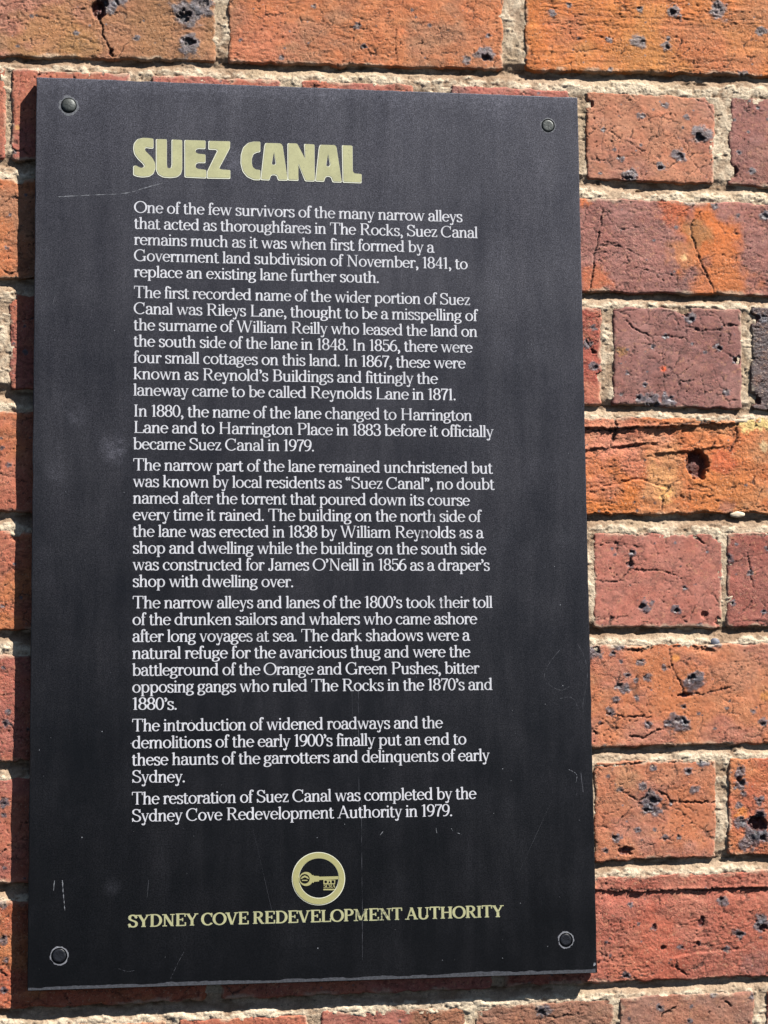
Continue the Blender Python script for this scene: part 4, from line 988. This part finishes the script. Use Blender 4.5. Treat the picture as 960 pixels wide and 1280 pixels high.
def offset_poly(P, d, sx=0.0, sz=0.0):       # outline grown (or shrunk) by d with mitred corners, then shifted
    P = np.array(P); A = np.roll(P, 1, 0); B = np.roll(P, -1, 0)
    area = np.sum(P[:, 0] * B[:, 1] - B[:, 0] * P[:, 1]); s_ = 1 if area > 0 else -1
    u1 = (P - A) / np.linalg.norm(P - A, axis=1)[:, None]; u2 = (B - P) / np.linalg.norm(B - P, axis=1)[:, None]
    n1 = np.stack([u1[:, 1], -u1[:, 0]], 1) * s_; n2 = np.stack([u2[:, 1], -u2[:, 0]], 1) * s_
    m_ = n1 + n2; m_ = m_ / np.maximum((m_ * m_).sum(1, keepdims=True) / 2, .5)
    return P + m_ * d + np.array([sx, sz])


V6 = lambda L: [(160 + a / 6, 165 + b / 6) for a, b in L]
V5 = lambda L: [(300 + a / 6, 170 + b / 6) for a, b in L]
LET = [
 ('S', V6([(192, 122), (192, 50), (160, 45), (115, 43), (72, 54), (47, 85), (42, 125), (50, 165), (75, 200), (112, 235), (124, 252), (118, 266), (102, 269), (80, 262), (62, 250), (42, 255), (42, 322), (75, 334), (112, 338), (160, 333), (192, 312), (206, 275), (203, 230), (185, 195), (155, 165), (132, 142), (126, 125), (138, 116), (165, 122)]), []),
 ('U', V6([(212, 53), (292, 54), (292, 245), (297, 268), (311, 273), (325, 268), (330, 245), (330, 56), (407, 60), (407, 280), (397, 315), (370, 336), (320, 343), (265, 338), (228, 318), (213, 285)]), []),
 ('E', V6([(426, 60), (583, 64), (581, 126), (525, 124), (508, 134), (508, 152), (525, 162), (582, 168), (582, 231), (525, 230), (508, 242), (508, 266), (525, 276), (588, 284), (587, 346), (427, 338)]), []),
 ('Z', V6([(606, 66), (767, 70), (765, 120), (684, 272), (700, 281), (768, 285), (768, 349), (594, 346), (595, 298), (672, 140), (660, 131), (606, 130)]), []),
 ('C', V5([(153, 42), (153, 118), (128, 122), (102, 134), (90, 165), (89, 205), (98, 235), (122, 252), (153, 254), (153, 329), (105, 328), (55, 305), (22, 265), (7, 205), (9, 140), (26, 85), (62, 52), (105, 41)]), []),
 ('A', V5([(192, 52), (306, 55), (320, 70), (359, 332), (288, 331), (278, 298), (262, 291), (243, 291), (230, 300), (222, 331), (157, 327), (185, 75)]), [V5([(255, 122), (270, 205), (262, 216), (244, 215), (239, 205)])]),
 ('N', V5([(359, 54), (430, 56), (489, 175), (483, 59), (559, 63), (561, 339), (490, 337), (438, 208), (439, 334), (360, 330)]), []),
 ('A', V5([(602, 65), (712, 68), (724, 82), (764, 347), (696, 345), (686, 312), (672, 303), (652, 303), (640, 312), (631, 341), (566, 338), (594, 88)]), [V5([(661, 136), (677, 215), (669, 228), (652, 227), (647, 216)])]),
 ('L', V5([(767, 69), (844, 72), (846, 262), (858, 280), (913, 285), (912, 352), (773, 347)]), []),
]
for ch, P, Hs in LET:
    o_ = np.array([at(a, b, 0) for a, b in P]); hs = [np.array([at(a, b, 0) for a, b in h]) for h in Hs]
    rr = .0011
    let = fill('letter', round_poly(offset_poly(o_, -.0003, .00008, .00012), rr), [round_poly(offset_poly(h, .0003), .0005) for h in hs], -.00034, CREAM, plaque)
    fill('pale_outline', round_poly(offset_poly(o_, .00016, -.00022, -.00026), rr), [round_poly(offset_poly(h, -.00012, -.00018, -.0002), .0005) for h in hs], -.00020, CREAM_EDGE, let)

# the line at the foot, in heavier lettering
text_mesh('footer_lettering', 'SYDNEY COVE REDEVELOPMENT AUTHORITY', -.1386, -.2952, .1383, -.2950, .0086, OCHRE_TXT if 'OCHRE_TXT' in globals() else CREAM, bold=True, ypos=-.00030, parent=plaque)
text_mesh('footer_outline', 'SYDNEY COVE REDEVELOPMENT AUTHORITY', -.1388, -.29545, .1381, -.29525, .0087, CREAM_EDGE, bold=True, ypos=-.00010, parent=plaque)

# emblem: a key in a ring
EX = lambda L: [at(350 + a / 9.6, 1050 + b / 9.6, 0) for a, b in L]
def circ(cx, cy, r_, n_=64): return [(cx + r_ * math.cos(t), cy + r_ * math.sin(t)) for t in np.linspace(0, 2 * math.pi, n_ + 1)[:-1]]
ring = fill('emblem_ring', EX(circ(463, 462, 310)), [EX(circ(466, 460, 241))], -.00040, OCHRE, plaque)
fill('pale_outline', EX(circ(462, 464, 319)), [EX(circ(465, 458, 236))], -.00020, CREAM_EDGE, ring)
bow = fill('emblem_key', EX(circ(313, 467, 84, 40)), [EX(circ(297, 466, 58, 32))], -.00046, OCHRE, plaque)
fill('key_shaft', EX([(380, 425), (398, 418), (405, 430), (465, 432), (470, 440), (702, 434), (702, 470), (470, 480), (468, 496), (410, 500), (400, 515), (385, 505)]), [], -.00044, OCHRE, bow)
fill('key_bit', EX([(520, 478), (663, 478), (660, 530), (520, 530)]), [EX(circ(548, 502, 17, 16)), EX([(578, 520), (606, 520), (592, 484)]), EX([(618, 484), (650, 484), (650, 520), (618, 520)])], -.00042, OCHRE, bow)
fill('key_bit', EX([(520, 585), (660, 585), (655, 602), (520, 602)]), [], -.00042, OCHRE, bow)
fill('key_bow_detail', EX([(244, 470), (262, 440), (297, 424), (332, 440), (350, 470), (330, 462), (297, 446), (265, 462)]), [], -.00044, OCHRE, bow)
fill('key_bow_detail', EX([(262, 478), (330, 478), (328, 490), (264, 490)]), [], -.00044, OCHRE, bow)
e0, e1 = EX([(523, 574), (660, 574)])
text_mesh('emblem_letters', 'SCRA', e0[0], e0[1], e1[0], e1[1], .0026, OCHRE, bold=True, ypos=-.00030, parent=plaque)

# scratches and scuffs, where the photograph shows them
def scratch(P, w_, mat, seed, parts=18):
    P = np.array([at(a, b, 0) for a, b in P])
    for _ in range(2 if len(P) > 2 else 0):
        P = np.concatenate([P[:1], np.stack([P[:-1] * .75 + P[1:] * .25, P[:-1] * .25 + P[1:] * .75], 1).reshape(-1, 2), P[-1:]])
    parts = 18 if len(P) < 4 else 5
    t = np.linspace(0, len(P) - 1, parts * (len(P) - 1) + 1); i0 = np.minimum(t.astype(int), len(P) - 2); f_ = (t - i0)[:, None]
    Q = P[i0] * (1 - f_) + P[i0 + 1] * f_
    kx = 0.00012 * fbm(t * 2 + seed, t * 0 + seed, 9, 3)[:, None]
    wd = w_ * np.clip(.6 + .9 * fbm(t * 3 + seed, t * 0 + 3, 12, 3), .08, 1.6)
    ribbon(Q + kx, wd, -.00006 - seed * 1e-7, 'scratch', mat, board)
SC = [([(72, 246), (110, 244), (160, 242), (180, 235), (203, 229)], .0004, SCRATCH), ([(78, 1100), (79, 1115), (81, 1138)], .0005, SCRATCH),
      ([(68, 1101), (67, 1113)], .0004, SCRATCH), ([(722, 805), (733, 825), (735, 850), (728, 880), (729, 890)], .00022, FAINT), ([(700, 812), (685, 830), (678, 850), (700, 865), (712, 858)], .00025, FAINT),
      ([(700, 873), (716, 870), (724, 888)], .00025, FAINT), ([(726, 965), (729, 990)], .00035, FAINT), ([(711, 962), (722, 967), (720, 978)], .00025, SCRATCH),
      ([(230, 1190), (222, 1204), (213, 1224)], .00022, FAINT), ([(186, 1100), (184, 1122)], .0002, FAINT), ([(452, 1000), (452, 1060), (453, 1140), (453, 1200)], .00022, FAINT),
      ([(440, 860), (441, 930)], .0002, FAINT), ([(448, 850), (448, 905), (449, 1010)], .00025, FAINT), ([(545, 1034), (546, 1041)], .0003, SCRATCH), ([(475, 1044), (479, 1039)], .0004, SCRATCH), ([(572, 1041), (577, 1043)], .0004, SCRATCH), ([(564, 1036), (566, 1038)], .0005, SCRATCH),
      ([(148, 1211), (160, 1215), (168, 1213)], .0002, FAINT), ([(225, 388), (236, 400)], .0003, FAINT), ([(295, 428), (304, 428)], .0003, FAINT), ([(63, 360), (70, 366), (66, 380)], .0003, FAINT),
      ([(548, 746), (553, 758), (549, 764)], .0003, FAINT), ([(310, 1010), (345, 1160)], .00012, FAINT), ([(690, 1000), (640, 1110)], .00012, FAINT), ([(60, 500), (62, 640)], .00012, FAINT)]
for k_, (P, w_, m_) in enumerate(SC): scratch(P, w_, m_, k_)
# tiny chips
rng = np.random.RandomState(12)
bm = bmesh.new()
for _ in range(150):
    cx_, cz_ = rng.uniform(-.205, .205), rng.uniform(-.33, .33); r_ = rng.choice([.00018, .0003, .00045], p=[.6, .33, .07])
    if _ == 0: cx_, cz_, r_ = PW / 2 - .002, -PH / 2 + .0065, .0012
    vs_ = [bm.verts.new((cx_ + r_ * rng.uniform(.5, 1.3) * math.cos(t), -.00007, cz_ + r_ * rng.uniform(.5, 1.3) * math.sin(t))) for t in np.linspace(0, 2 * math.pi, 7)[:-1]]
    bm.faces.new(vs_)
o = bm_obj('paint_chips', bm, SCRATCH, board); o['kind'] = 'stuff'
